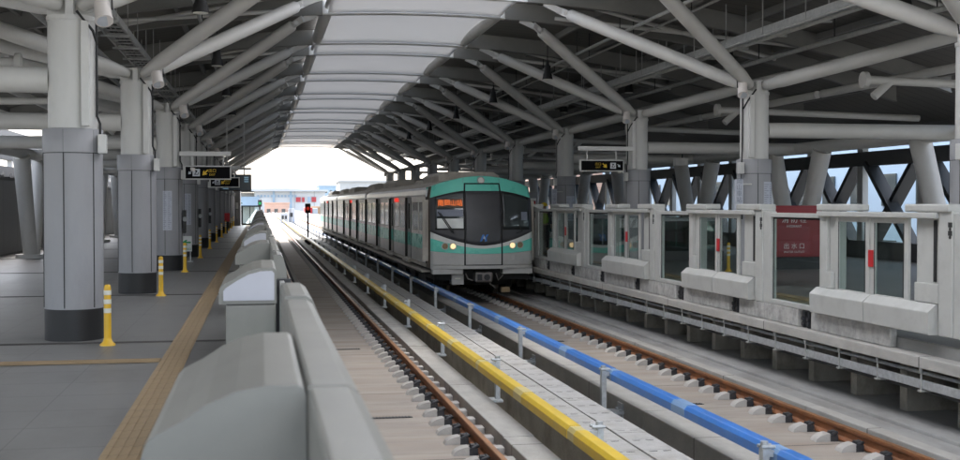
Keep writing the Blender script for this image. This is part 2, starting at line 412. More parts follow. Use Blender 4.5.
# galvanised conduit run with hangers under the right platform edge
root = thing('cable_conduit', 'long galvanised cable conduit hanging under the right platform edge', 'conduit', (8.15, 0, 0))
b = MB(); b.box(8.045, 8.085, Y0, YE, .49, .60); b.build('tray', 'galvanised', root, bevel=.008)
MB().tube([(8.22, Y0, .43), (8.22, YE, .43)], .03, 8).build('pipe', 'cable_black', root)
MB().tube([(8.30, Y0, .63), (8.30, YE, .63)], .025, 8).build('pipe', 'galvanised', root)
hb = MB(); hb.bar((8.035, 0, .46), (8.035, 0, .75), .018, .014); hb.box(8.01, 8.24, -.04, .04, .455, .478); hb.tube([(8.03,0,.70),(8.03,0,.752)], .022, 8)
hg = hb.build('hanger', 'tray_metal', root)
for k in range(70):
    y = 9.2+1.06*k
    if k == 0: hg.location.y = y
    else:
        c = hg.copy(); COL.objects.link(c); c.parent = root; c.location = (0,y,0)

# ------------------------------------------------------------------ concrete blocks under the right gates
bl = None; i = 0
for k in range(-1, 32):
    y = 17.05+2.725*k
    for_len = 2.28
    b = MB(); n = 12
    b.box(8.11, 8.218, y, y+for_len, .897, 1.172)
    o = b.build('concrete_block', 'concrete_block', None, bevel=.02)
    lab = 'rough grey concrete block under the gates, ' + ('partly outside the picture at the right' if k < 0 else 'number %s of the row counted from the right edge' % (ORD[k] if k < 20 else 'far'))
    if k >= 20: lab = 'rough concrete block under the far gates hidden behind the train'
    tag(o, lab.replace('number ', ''), 'concrete block', 'concrete blocks under the right gates')
    if k < 12:
        b = MB(); yy = y+for_len+.06
        b.box(8.19, 8.216, yy-.05, yy+.37, .90, 1.15)
        for q in (0, .16):
            b.tube([(8.12, yy+.08+q, .96), (8.2, yy+.08+q, .96)], .035, 8); b.tube([(8.12, yy+.08+q, 1.04), (8.2, yy+.08+q, 1.04)], .035, 8)
            b.box(8.14, 8.2, yy+.05+q, yy+.11+q, .9, 1.14)
        tag(b.build('anchor_bracket', 'clip_black'), 'black bolted anchor in the gap left of the %s concrete block from the right' % (ORD[max(k,0)]) if k >= 0 else 'black bolted anchor right of all the fully visible concrete blocks', 'anchor', 'black anchors between the concrete blocks')

# ------------------------------------------------------------------ platform screen gates on the right
def gate_unit(y0):
    # y0 = centre of the marked post; unit runs to +Y for 5.45 m
    root = thing('platform_gate', 'pale gate', 'platform gate', (8.15, y0, 1.18))
    def bx(name, m, x0, x1, a, b_, z0, z1, par=root, bevel=.006):
        return MB().box(x0, x1, y0+a, y0+b_, z0, z1).build(name, m, par, bevel)
    post = bx('post', 'fence_paint', 8.10, 8.34, -.03, .26, 1.175, 2.70, bevel=.015)
    mk = MB()
    for dz in (0, .10): mk.box(8.094, 8.099, y0-.03, y0+.05, 2.40+dz, 2.46+dz); mk.tube([(8.09, y0+.01, 2.38+dz),(8.1, y0+.01, 2.38+dz)], .02, 8)
    mk.build('lock', 'signal_black', post)
    bx('cap', 'fence_paint', 8.06, 8.36, .0, .98, 2.682, 2.78, bevel=.02)
    bx('cap', 'fence_paint', 8.06, 8.36, 2.40, 3.42, 2.682, 2.78, bevel=.02)
    bx('top_rail', 'fence_paint', 8.05, 8.13, .262, 3.40, 2.60, 2.675, bevel=.012)
    bx('post', 'fence_paint', 8.12, 8.32, 3.20, 3.36, 1.175, 2.70, bevel=.01)
    # pockets behind the leaves
    bx('pocket', 'fence_paint', 8.17, 8.33, .265, .86, 1.175, 2.6, bevel=.01)
    bx('pocket_box', 'fence_paint', 8.10, 8.165, .265, .80, 1.56, 1.80, bevel=.01)
    bx('pocket_slot', 'seam_black', 8.155, 8.168, .40, .46, 1.82, 2.58, bevel=0)
    bx('pocket', 'fence_paint', 8.17, 8.33, 3.0, 3.195, 1.175, 2.6, bevel=.01)
    bx('pocket_box', 'fence_paint', 8.10, 8.165, 3.02, 3.19, 1.56, 1.80, bevel=.01)
    for (a, c, e) in ((.98, 1.93, 'l'), (1.97, 2.94, 'r')):
        leaf = MB()
        leaf.box(8.12,8.16,y0+a,y0+a+.10,1.5,2.60); leaf.box(8.12,8.16,y0+c-.10,y0+c,1.5,2.60)
        leaf.box(8.12,8.16,y0+a+.1,y0+c-.1,2.53,2.60); leaf.box(8.12,8.16,y0+a+.1,y0+c-.1,1.5,1.57)
        lf = leaf.build('door_leaf', 'fence_paint', root, .006)
        MB().box(8.138,8.143,y0+a+.1,y0+c-.1,1.57,2.53).build('glass', 'fence_glass', lf)
        ed = MB(); ed.box(8.116,8.119,y0+a+.1,y0+a+.118,1.57,2.53); ed.box(8.116,8.119,y0+c-.118,y0+c-.1,1.57,2.53); ed.build('seal', 'seam_black', lf)
    bx('warning_tag', 'red_paint', 8.10, 8.117, 1.84, 1.965, 1.93, 2.16)
    # bulged lower housings
    for (a, c) in ((.30, 1.885), (1.905, 3.48)):
        prof = [(8.0,1.18),(7.99,1.46),(8.06,1.52),(8.10,1.555),(8.17,1.555),(8.17,1.18)]
        MB().prism(prof, y0+a, y0+c).build('lower_housing', 'fence_paint', root, .012)
    # fixed glazed panel
    fp = MB(); fp.box(8.13,8.20,y0+3.37,y0+3.44,1.175,2.64); fp.box(8.12,8.22,y0+5.12,y0+5.415,1.175,2.66)
    fp.box(8.11,8.21,y0+3.44,y0+5.12,2.57,2.64); fp.box(8.11,8.21,y0+3.44,y0+5.12,1.175,1.25)
    f = fp.build('fixed_panel', 'fence_paint', root, .008)
    MB().box(8.165,8.171,y0+3.44,y0+5.12,1.25,2.57).build('glass', 'fence_glass', f)
    s_ = MB(); s_.box(8.155,8.16,y0+3.445,y0+3.47,1.25,2.57); s_.box(8.155,8.16,y0+5.09,y0+5.118,1.25,2.57); s_.box(8.155,8.16,y0+3.475,y0+5.085,2.54,2.568); s_.build('seal','seam_black',f)
    return root
GP = 5.45
g0 = gate_unit(18.38)
g0['group'] = 'platform gates along the right platform'
g0['label'] = 'pale grey sliding gate with the yellow bollard right behind its glass'
labs = {-1:'pale grey sliding gate at the right edge in front of the red hydrant cabinet', 1:'pale grey sliding gate second from the right, left of the wide clear panel',
        2:'pale grey sliding gate third from the right, below the hanging black sign', 3:'pale grey sliding gate just right of the front of the train'}
for k in list(range(-2, 0))+list(range(1, 15)):
    lab = labs.get(k, 'pale platform gate hidden behind the train, %s of the hidden ones' % ORD[max(k-4,0)] if k > 3 else 'pale grey sliding gate nearest the viewer beyond the right edge')
    dup(g0, (8.15, 18.38+GP*k, 1.18), lab)

# ------------------------------------------------------------------ left gates with sloping hoods
def hood_profile(z0, x0, x1):
    return [(x1, z0), (x1, 2.31), (x1-.006, 2.328), (x1-.02, 2.337), (x1-.10, 2.338), (x1-.17, 2.325), (x1-.24, 2.295), (x1-.30, 2.255), (x0+.03, 2.225), (x0+.008, 2.205), (x0, 2.18), (x0, z0)]
def left_gate(y0, white, name_label, ln=1.27, cont=0., k=0):
    root = thing('gate_housing', name_label, 'gate housing', (-.08, y0, ZP), 'gate housings along the left platform edge')
    MB().prism(hood_profile(2.09, -.28, .11), y0, y0+ln).build('hood', 'gate_paint', root, .012)
    MB().box(-.235, .105, y0+.004, y0+ln-.01, ZP, 2.083).build('cabinet', 'gate_paint', root, .012)
    MB().box(-.232, .10, y0+.008, y0+ln-.014, 2.0835, 2.0895).build('seam', 'seam_black', root)
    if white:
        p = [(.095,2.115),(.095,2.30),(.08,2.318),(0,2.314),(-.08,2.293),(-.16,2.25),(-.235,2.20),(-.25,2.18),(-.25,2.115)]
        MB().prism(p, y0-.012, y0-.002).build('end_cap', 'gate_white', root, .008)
    # track-side cover of the sliding leaves, its raised end cap and the door frame in the opening
    tp = [(.113,1.1),(.113,2.332),(.21,2.332),(.24,2.312),(.28,2.22),(.292,2.15),(.292,1.1)]
    tp2 = [(.113,1.85),(.113,2.345),(.212,2.345),(.245,2.322),(.286,2.225),(.298,2.15),(.298,1.85)]
    if k: tp = [(min(x, .113+(x-.113)*.62), z) for x, z in tp]; tp2 = [(.113+(x-.113)*.62, z) for x, z in tp2]
    pa, pb, ca, cb = (y0+.02, y0+2.72, y0+2.76, y0+3.72) if not white else (y0+3.0, y0+5.42, y0+2.0, y0+2.96)
    MB().prism(tp, pa, pb).build('track_side_cover', 'gate_paint', root, .012)
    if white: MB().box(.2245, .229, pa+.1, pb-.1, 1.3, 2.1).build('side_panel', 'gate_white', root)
    MB().prism(tp2, ca, cb).build('cover_cap', 'gate_paint', root, .03)
    MB().box(.13, .272 if k == 0 else .205, ca, cb, 1.1, 1.84).build('lower_panel', 'gate_dark', root, .01)
    if k == 0: p3 = [(.118,1.15),(.118,2.325),(.205,2.325),(.235,2.305),(.272,2.22),(.285,2.15),(.285,1.15)]
    if k == 0: MB().prism(p3, pa-.022, pa-.004).build('cover_end', 'gate_light', root, .006)
    lf = MB(); a, c = (y0+3.80, y0+5.40) if not white else (y0+.02, y0+1.88)
    lf.box(.16,.20,a,c,2.06,2.13); lf.box(.16,.20,a,c,1.12,1.22)
    for q in (a, (a+c)/2-.05, (a+c)/2+.06, c-.06): lf.box(.16,.20,q,q+.05,1.22,2.06)
    f = lf.build('door_leaf', 'gate_dark', root, .004)
    MB().box(.178,.183,a,c,1.22,2.06).build('glass','fence_glass', f)
    bm_ = MB(); e_ = y0+3.72 if not white else y0+1.9; bm_.box(.12,.26,e_,e_+.08,1.1,2.14); bm_.bar((.2,e_+.04,1.9),(.2,e_+(.7 if not white else -.7),1.3),.03,.03); bm_.build('frame_post','clip_black',root)
    return root
hlab = ['big smooth grey gate housing in the left foreground, cut by the bottom edge', 'grey gate housing with pale lavender end cap, second from the front on the left',
        'all grey gate housing with sloping hood, third from the front on the left', 'grey gate housing with lavender end cap, fourth from the front on the left platform']
for k in range(18):
    y0 = 2.93+5.42*k
    lab = hlab[k] if k < 4 else 'small far gate housing on the left platform, %s from the front' % ORD[k]
    left_gate(y0, k % 2 == 1, lab, 1.22, cont=(2.35 if k == 1 else 0), k=k)
left_gate(2.93-5.42, True, 'gate housing behind the viewer on the left platform edge')

# ------------------------------------------------------------------ bollards
def bollard(loc, label, grp):
    root = thing('bollard', label, 'bollard', loc, grp)
    x, y, z = loc
    MB().tube([(x,y,z),(x,y,z+.02),(x,y,z+.045),(x,y,z+.09)], [.095,.09,.06,.045], 16).build('base', 'bollard_yellow', root)
    MB().tube([(x,y,z+.09),(x,y,z+.71),(x,y,z+.735),(x,y,z+.745)], [.044,.042,.036,.02], 16).build('post', 'bollard_yellow', root)
    for dz in (.40, .51, .62): MB().tube([(x,y,z+dz),(x,y,z+dz+.055)], .0455, 16).build('reflective_band', 'reflector_white', root)
    return root
bg = 'yellow bollards in a row on the left platform'
b0 = bollard((-1.88, 31.05, ZP), 'yellow banded bollard standing right beside the white green-arrow board', bg)
for k in range(-2, 9):
    if k == 0: continue
    lab = {-1:'yellow banded bollard at the front of the left row, in front of the first column', -2:'yellow banded bollard beyond the left side nearest the viewer', 1:'yellow banded bollard third in the left row, in front of the third column'}.get(k, 'yellow bollard far along the left row, %s from the front' % ORD[k+1])
    dup(b0, (-1.86-.022*max(k,-1), 31.05+7.97*k, ZP), lab)
bollard((11.8, 28.8, ZP), 'yellow banded bollard behind the glass of the right gates', None)
for i,(x,y) in enumerate(((11.2,36.6),(11.2,44.6))):
    dup(bpy.data.objects[[o.name for o in bpy.data.objects if o.name.startswith('bollard') and abs(o.location.x-11.8)<.01][0]], (x,y,ZP), ['yellow bollard seen through gate glass below the black hanging sign','yellow bollard seen through the gate right beside the train front'][i])

# ------------------------------------------------------------------ columns with tree branches
ZT = 5.10
def column(xc, side, label, skirt):
    y = 24.0
    root = thing('column', label, 'column', (xc, y, ZP), 'columns of the %s platform' % side)
    c = MB().tube([(xc,y,ZP+.40 if skirt else ZP+.12),(xc,y,3.42)], .365, 36); cl = c.build('cladding', 'column_cladding', root)
    MB().tube([(xc,y,3.43),(xc,y,3.72),(xc,y,3.735)], [.372,.372,.35], 36).build('cladding_band', 'column_cladding', root)
    sm = MB().tube([(xc,y,3.415),(xc,y,3.435)], .362, 36)
    for a in (-100, -40, 20, 80, 140, 200):
        px, py = xc+.3655*math.cos(R(a)), y+.3655*math.sin(R(a)); sm.bar((px,py,ZP+.42),(px,py,3.715), .012, .012)
    sm.build('cladding_seams', 'signal_black', root)
    MB().tube([(xc,y,ZP),(xc,y,ZP+(.40 if skirt else .12))], .36, 36).build('base', 'skirt_black', root)
    MB().tube([(xc,y,3.736),(xc,y,ZT)], .30, 32).build('shaft', 'white_steel', root)
    MB().tube([(xc,y,ZT+.001),(xc,y,ZT+.06)], .315, 32).build('cap_plate', 'white_steel', root)
    b = MB(); b.box(xc-.30,xc+.30,y-.05,y+.05,ZT+.061,ZT+.32); b.box(xc-.05,xc+.05,y-.25,y+.25,ZT+.061,ZT+.30)
    for q in (-.22,.22): b.tube([(xc+q,y-.09,ZT+.19),(xc+q,y+.09,ZT+.19)], .07, 10)
    b.build('branch_node', 'white_steel', root, .008)
    sgn = 1 if xc > RC else -1
    tops = []
    xi = 6.86 if sgn > 0 else .95
    xo = xc+sgn*3.5
    for (xt, zt) in ((xi, 7.22), (xo, min(7.2, rz(xo)-.05))):
        for dy in (-2.75, 2.75):
            p = Vector((xc+(.14 if xt > xc else -.14), y+.12*(1 if dy>0 else -1), ZT+.20)); q = Vector((xt, y+dy, zt)); d = (q-p).normalized(); L_ = (q-p).length
            st = MB().tube([p, p+d*.10, p+d*.42, p+d*(L_*.5), q-d*.50, q-d*.24, q-d*.20, q-d*.195], [.085,.10,.138,.150,.142,.132,.11,.03], 18).build('branch', 'strut_steel', root)
            e = MB(); n_ = d.cross(Vector((0,1,0))).normalized()
            e.bar(q-d*.3, q+d*.12, .05, .16); e.tube([q-d*.1-Vector((0,.09,0)), q-d*.1+Vector((0,.09,0))], .055, 10)
            xq = xt-sgn*.42 if xt == xi else xt+sgn*.42
            e.bar(q, (xq, y+dy, rz(xq)+.02), .06, .14)
            e.build('pin_joint', 'white_steel', st)
    # lateral tube to the outer supports
    if side == 'right':
        MB().tube([(xc+.28,y,4.36),(15.2,y,4.36)], .165, 18).build('cross_tube', 'strut_steel', root)
    else:
        MB().tube([(xc-.28,y,4.36),(-7.2,y,4.36)], .165, 18).build('cross_tube', 'strut_steel', root)
    # conduit and small boxes
    s = -sgn
    cx = xc-.13*s*-1
    b = MB(); b.box(xc+s*.20-.05, xc+s*.20+.05, y-.36, y-.26, 3.76, ZT-.02)
    b.build('conduit', 'white_steel', root, .01)
    b = MB(); b.tube([(xc+s*.36,y-.2,3.45),(xc+s*.36,y-.2,3.8),(xc+s*.31,y-.1,3.9),(xc+s*.31,y-.1,ZT)], .016, 6); b.tube([(xc+s*.1,y-.32,ZT+.1),(xc+s*.3,y-.35,ZT-.15),(xc+s*.33,y-.2,ZT-.3)], .018, 6)
    b.build('cable', 'cable_black', root)
    MB().box(xc+s*.34,xc+s*.44,y-.30,y-.14,3.42,3.66).build('junction_box', 'white_steel', root, .01)
    return root
def col_label(side, k):
    if side == 'right':
        return {0:'round column at the far right edge, nearest the viewer', 1:'round grey clad column carrying paper notices beside the red hydrant cabinet', 2:'round grey clad column that carries the right hanging sign',
                3:'round column right behind the train front corner', 4:'round white column rising behind the teal top of the train'}.get(k, 'far right column above the train roof, %s of its row from the front' % ORD[k])
    return {0:'round grey column nearest the viewer on the left platform', 1:'grey clad column second from the front on the left platform, left of the notices', 2:'grey clad column with paper notices, holding the arm of the larger left sign',
            3:'grey clad column behind the green arrow board on the left platform'}.get(k, 'far grey column of the left platform, %s of its row from the front' % ORD[k])
for side, xc in (('right', XR), ('left', XL)):
    p = column(xc, side, col_label(side, 1), side == 'left')
    for k, y in enumerate(COLY):
        if k == 1: p.location.y = y; continue
        dup(p, (xc, y, ZP), col_label(side, k))

# spotlights at the branch nodes
def spotlight(xc, s, y, label):
    x = xc+s*.40
    root = thing('spotlight', label, 'spotlight', (x, y-.3, ZT+.1), 'white spotlights at the column heads')
    MB().tube([(x,y-.30,ZT+.20),(x+s*.04,y-.42,ZT+.02),(x+s*.05,y-.46,ZT-.04)], [.10,.105,.115], 16).build('lamp_body', 'lamp_white', root)
    MB().tube([(x+s*.05,y-.461,ZT-.041),(x+s*.051,y-.463,ZT-.044)], .09, 16).build('lens', 'sign_grey', root)
    b = MB(); b.bar((x-s*.2,y-.1,ZT+.28),(x,y-.3,ZT+.2),.03,.03); b.tube([(x-s*.1,y-.2,ZT+.35),(x+s*.12,y-.3,ZT+.33),(x+s*.14,y-.38,ZT+.12)],.012,6); b.build('mount','cable_black',root)
    return root
for (xc, s, nm) in ((XR, -1, 'right'), (XL, 1, 'left')):
    p = None
    for k, y in enumerate(COLY):
        lab = 'white spotlight at the head of the %s column of the %s row' % (ORD[k], nm)
        if p is None: p = spotlight(xc, s, y, lab); px0 = p.location.copy(); py0 = y
        else: dup(p, (px0.x, px0.y+y-py0, px0.z), lab)

# ------------------------------------------------------------------ station roof
roof = thing('station_roof', 'long arched station roof with pale ribs and a daylit central strip', 'roof', (RC, 60, 7.5))
RIBY = []
for y in COLY: RIBY += [y-2.75, y+2.75]
RS = 26.6
RSD = -4.0
XM0, XM1 = 1.64, 5.92
XO0, XO1 = -8.7, 16.7  # roof edges pulled in so skylight spills onto the platforms
def arch(x0, x1, ya, yb, dz, th, n):
    xs = [x0+(x1-x0)*i/n for i in range(n+1)]
    vs = []; fs = []
    for x in xs:
        z = rz(x)+dz
        vs += [(x,ya,z),(x,yb,z),(x,yb,z+th),(x,ya,z+th)]
    for i in range(n):
        a = i*4; b_ = a+4
        fs += [(a,b_,b_+1,a+1),(a+1,b_+1,b_+2,a+2),(a+2,b_+2,b_+3,a+3),(a+3,b_+3,b_,a)]
    fs += [(3,2,1,0), (n*4,n*4+1,n*4+2,n*4+3)]
    return vs, fs
ribs = [y for y in RIBY]
for y in ribs:
    b = MB(); b.add(*arch(XM0-.12, XM1+.12, y-.05, y+.05, .03, .40, 16)); b.add(*arch(XM0-.12, XM1+.12, y-.10, y+.10, 0, .028, 16)); b.build('rib', 'rib_paint', roof)
    for (xa, xb) in ((XO0, XM0-.125), (XM1+.125, XO1)):
        b = MB(); b.add(*arch(xa, xb, y-.05, y+.05, .03, .40, 20)); b.add(*arch(xa, xb, y-.09, y+.09, 0, .028, 20)); b.build('side_rib', 'rib_shaded', roof)
# ceiling between ribs: translucent centre, metal deck at the sides
edges = sorted(e for e in ribs if e >= RS-1)
for i in range(len(edges)-1):
    ya, yb = edges[i]+.055, edges[i+1]-.055
    if yb-ya < .3: continue
    # membrane sags a little upward between ribs
    vs = []; fs = []; nx, ny = 14, 10; bul = .20 if yb-ya > 4 else .07
    for iy in range(ny+1):
        t = iy/ny; y = ya+(yb-ya)*t
        for ix in range(nx+1):
            x = XM0+(XM1-XM0)*ix/nx
            vs.append((x, y, rz(x)+.045+bul*math.sin(PI*t)))
    for iy in range(ny):
        for ix in range(nx):
            a = iy*(nx+1)+ix; fs.append((a, a+1, a+nx+2, a+nx+1))
    b = MB(); b.add(vs, fs, True); b.build('translucent_panel', 'membrane', roof, fix=False)
for nm, x0, x1 in (('a', XO0, XM0-.02), ('b', XM1+.02, XO1)):
    b = MB(); b.add(*arch(x0, x1, 23., YE+.4, .44, .06, 24)); b.build('metal_deck', 'deck_grey', roof)
b = MB(); b.add(*arch(XO1+.005, 19.9, 26.5, YE+.4, .44, .06, 8)); b.build('metal_deck', 'deck_grey', roof)
b = MB(); b.add(*arch(XO0, XM0-.03, RSD, 22.99, .44, .06, 16)); b.add(*arch(XM1+.03, XO1, RSD, 22.99, .44, .06, 16)); b.build('metal_deck', 'deck_grey', roof)
m2 = M['membrane'].copy(); M['fill_membrane'] = m2  # clearer membrane copy, added over the unseen near roof as fill light
for n_ in m2.node_tree.nodes:
    if n_.type == 'MAP_RANGE': n_.inputs['To Min'].default_value = .60; n_.inputs['To Max'].default_value = .66
y = -4.
while y < 26:
    n = 10; vs = []; fs = []; y1_ = min(y+3.0, 26.6)
    for i in range(n+1):
        x = XM0+(XM1-XM0)*i/n; vs += [(x, y+.02, rz(x)+.4), (x, y1_-.02, rz(x)+.4)]
    for i in range(n): fs.append((2*i, 2*i+2, 2*i+3, 2*i+1))
    MB().add(vs, fs, True).build('fill_light_panel', 'fill_membrane', roof, fix=False); y += 3.0
# purlin tubes
for x, r_ in ((XM0, .15), (XM1, .15)):
    for i in range(len(edges)-1):
        if edges[i+1]-edges[i] > 4:
            MB().tube([(x, edges[i]+.14, rz(x)+.16), (x, edges[i+1]-.14, rz(x)+.16)], r_, 14).build('edge_tube', 'white_steel', roof)
        else:
            MB().tube([(x, edges[i]+.14, rz(x)+.2), (x, edges[i+1]-.14, rz(x)+.2)], .08, 10).build('edge_tube', 'white_steel', roof)
for x in (-8.4,-6.8,-5.0,-3.4,-1.9,-.4,8.4,9.8,11.4,13.2,15.0,16.4):
    b = MB(); b.bar((x, RSD, rz(x)+.36), (x, YE, rz(x)+.36), .09, .16); b.build('purlin', 'rib_shaded', roof)
# diagonal bracing tubes and stub tubes under the side roofs
b = MB()
for y in COLY[:-1]:
    for (xa, xb) in ((7.3, 13.2), (.6, -5.2)):
        b.tube([(xa, y+2.9, rz(xa)+.12), (xb, y+8.05-2.9, rz(xb)+.12)], .05, 8)
        b.tube([(xb, y+2.9, rz(xb)+.12), (xa, y+8.05-2.9, rz(xa)+.12)], .05, 8)
b.build('wind_bracing', 'strut_steel', roof)
for sgn_, x0_ in ((1, 13.9), (-1, -5.9)):
    for y in COLY:
        b = MB(); b.tube([(x0_, y-3.9, 5.55), (x0_, y+3.9, 5.55)], .10, 12)
        b.tube([(x0_-sgn_*1.6, y-1.2, 5.35), (x0_+sgn_*4.4, y-1.2, 5.2)], .09, 12)
        b.tube([(x0_-sgn_*1.65, y-1.2, 5.35), (x0_-sgn_*1.55, y-1.2, 5.35)], .17, 14)
        b.tube([(x0_-sgn_*1.0, y-1.2, 5.35), (x0_-sgn_*1.4, y-1.2, 5.0)], .09, 10)
        b.build('outrigger', 'strut_steel', roof)


# cable trays under the roof
def tray(xc, z, label):
    root = thing('cable_tray', label, 'cable tray', (xc, 0, z))
    b = MB()
    for dx in (-.22, .22): b.box(xc+dx-.02, xc+dx+.02, RSD, YE-3, z-.07, z+.07)
    b.build('side_rail', 'tray_metal', root)
    b = MB(); y = RSD+.2
    while y < 80: b.box(xc-.20, xc+.20, y, y+.06, z-.05, z-.02); y += .5
    tag(b.build('rungs', 'tray_metal', root), kind='stuff')
    b = MB()
    for dx in (-.12,-.03,.07): b.tube([(xc+dx, RSD, z+.01), (xc+dx, YE-3, z+.01)], .03, 6)
    b.build('cables', 'cable_black', root)
    y = RSD+1.5
    while y < YE-6:
        b = MB()
        for dx in (-.24,.24): b.bar((xc+dx,y,z-.1),(xc+dx,y,rz(xc)+.36),.02,.02)
        b.box(xc-.3,xc+.3,y-.03,y+.03,z-.13,z-.09); y += 2.0
        b.build('hanger', 'tray_metal', root)
    b = MB(); b.tube([(xc-.5, RSD, z-.28),(xc-.5, YE-3, z-.28)], .05, 8); b.tube([(xc-.66, RSD, z-.25),(xc-.66, YE-3, z-.25)], .03, 8); b.build('pipe', 'tray_metal', root)
tray(10.6, 6.42, 'long cable tray hung under the roof over the right columns')
tray(-2.9, 6.35, 'long cable tray hung under the roof over the left columns')
for (x_, z_, r_, lab) in ((8.75, .20, .045, 'thin pipe under the right roof slope nearest the bright ceiling strip'), (9.1, .24, .03, 'second thin pipe under the right roof slope'), (12.4, .22, .06, 'thicker pipe under the roof outside the right columns'), (-1.3, .20, .045, 'thin pipe under the left roof slope'), (-4.2, .22, .06, 'thicker pipe under the roof outside the left columns')):
    root = thing('ceiling_pipe', lab, 'pipe', (x_, 0, rz(x_)-z_), 'long thin pipes under the roof')
    MB().tube([(x_, 3, rz(x_)-z_), (x_, YE-2, rz(x_)-z_)], r_, 8).build('pipe', 'tray_metal', root)
    y = 4.2
    while y < 90:
        MB().bar((x_, y, rz(x_)-z_-.05), (x_, y, rz(x_)+.43), .02, .02).build('hanger', 'cable_black', root); y += 4.025
# black pendant lamps
def pendant(x, y, z, label):
    root = thing('pendant_lamp', label, 'pendant lamp', (x,y,z), 'black pendant lamps under the roof')
    MB().tube([(x,y,z+.5),(x,y,rz(x)+.4)], .012, 6).build('rod', 'cable_black', root)
    MB().tube([(x,y,z+.52),(x,y,z+.40),(x,y,z+.38),(x,y,z+.18),(x,y,z+.15),(x,y,z)], [.04,.055,.09,.10,.12,.15], 18).build('housing', 'signal_black', root)
    MB().tube([(x,y,z-.012),(x,y,z-.002)], .13, 18).build('diffuser', 'reflector_white', root)
    return root
for (xx, ys, z, nm) in ((11.3, [27.6+8.05*i for i in range(-1,6)], 6.25, 'right side of the roof'), (-1.0, [29.3+8.05*i for i in range(-1,6)], 6.1, 'left side of the roof'), (8.1, [33.2+8.05*i for i in range(0,5)], 6.35, 'edge of the bright ceiling strip')):
    p = None
    for i, y in enumerate(ys):
        lab = 'black pendant lamp at the %s, %s from the front' % (nm, ORD[i])
        if p is None: p = pendant(xx, y, z, lab)
        else: dup(p, (xx, y, z), lab)

# ------------------------------------------------------------------ leaning supports and steel lattice at the outer edges
def v_support(x, y, label):
    root = thing('leaning_support', label, 'steel support', (x, y, ZP), 'leaning tube supports at the platform edge')
    for dy in (-1.55, 1.55):
        MB().tube([(x, y+dy*.12, ZP), (x, y+dy, 4.25)], [.22,.26], 18).build('leg', 'strut_steel', root)
    MB().tube([(x,y,ZP),(x,y,ZP+.12)], .5, 20).build('foot_plate', 'strut_steel', root)
    return root
for (x, nm) in ((15.2, 'right'), (-7.2, 'left')):
    p = None
    for k, y in enumerate(COLY):
        lab = 'leaning grey tube pair at the back of the %s platform, %s from the front' % (nm, ORD[k])
        if p is None: p = v_support(x, y, lab)
        else: dup(p, (x, y, ZP), lab)
    b = MB(); b.tube([(x, RSD, 4.36), (x, YE, 4.36)], .17, 18)
    tag(b.build('edge_beam', 'strut_steel'), 'long grey tube beam over the leaning supports of the %s platform' % nm, 'beam')
def lattice(x, nm):
    root = thing('steel_lattice', 'dark diagonal steel lattice wall along the outside of the %s platform' % nm, 'lattice wall', (x, 0, ZP))
    b = MB(); b.box(x-.15, x+.15, Y0, YE, 4.0, 4.45); b.build('top_beam', 'beam_dark', root)
    b = MB(); b.box(x-.12, x+.12, Y0, YE, 4.75, 6.1); b.build('upper_beam', 'beam_dark', root)
    b = MB(); b.box(x-.2, x+.2, Y0, YE, ZP, ZP+.55); b.build('base_wall', 'beam_dark', root)
    i = 0; y = 11.
    while y < YE-4:
        dd = MB(); du = MB(); po = MB()
        dd.bar((x-.02, y, ZP+.5), (x-.02, y+2.6, 4.1), .16, .42, up=(1,0,0)); du.bar((x+.14, y+2.6, ZP+.5), (x+.14, y, 4.1), .16, .42, up=(1,0,0))
        po.box(x-.1, x+.1, y+2.9, y+3.25, ZP, 5.2)
        y += 3.6
        dd.build('diagonal_brace', 'lattice_dark', root); du.build('diagonal_brace', 'lattice_dark', root); po.build('upright', 'strut_steel', root)
lattice(19.2, 'right'); lattice(-11.2, 'left')

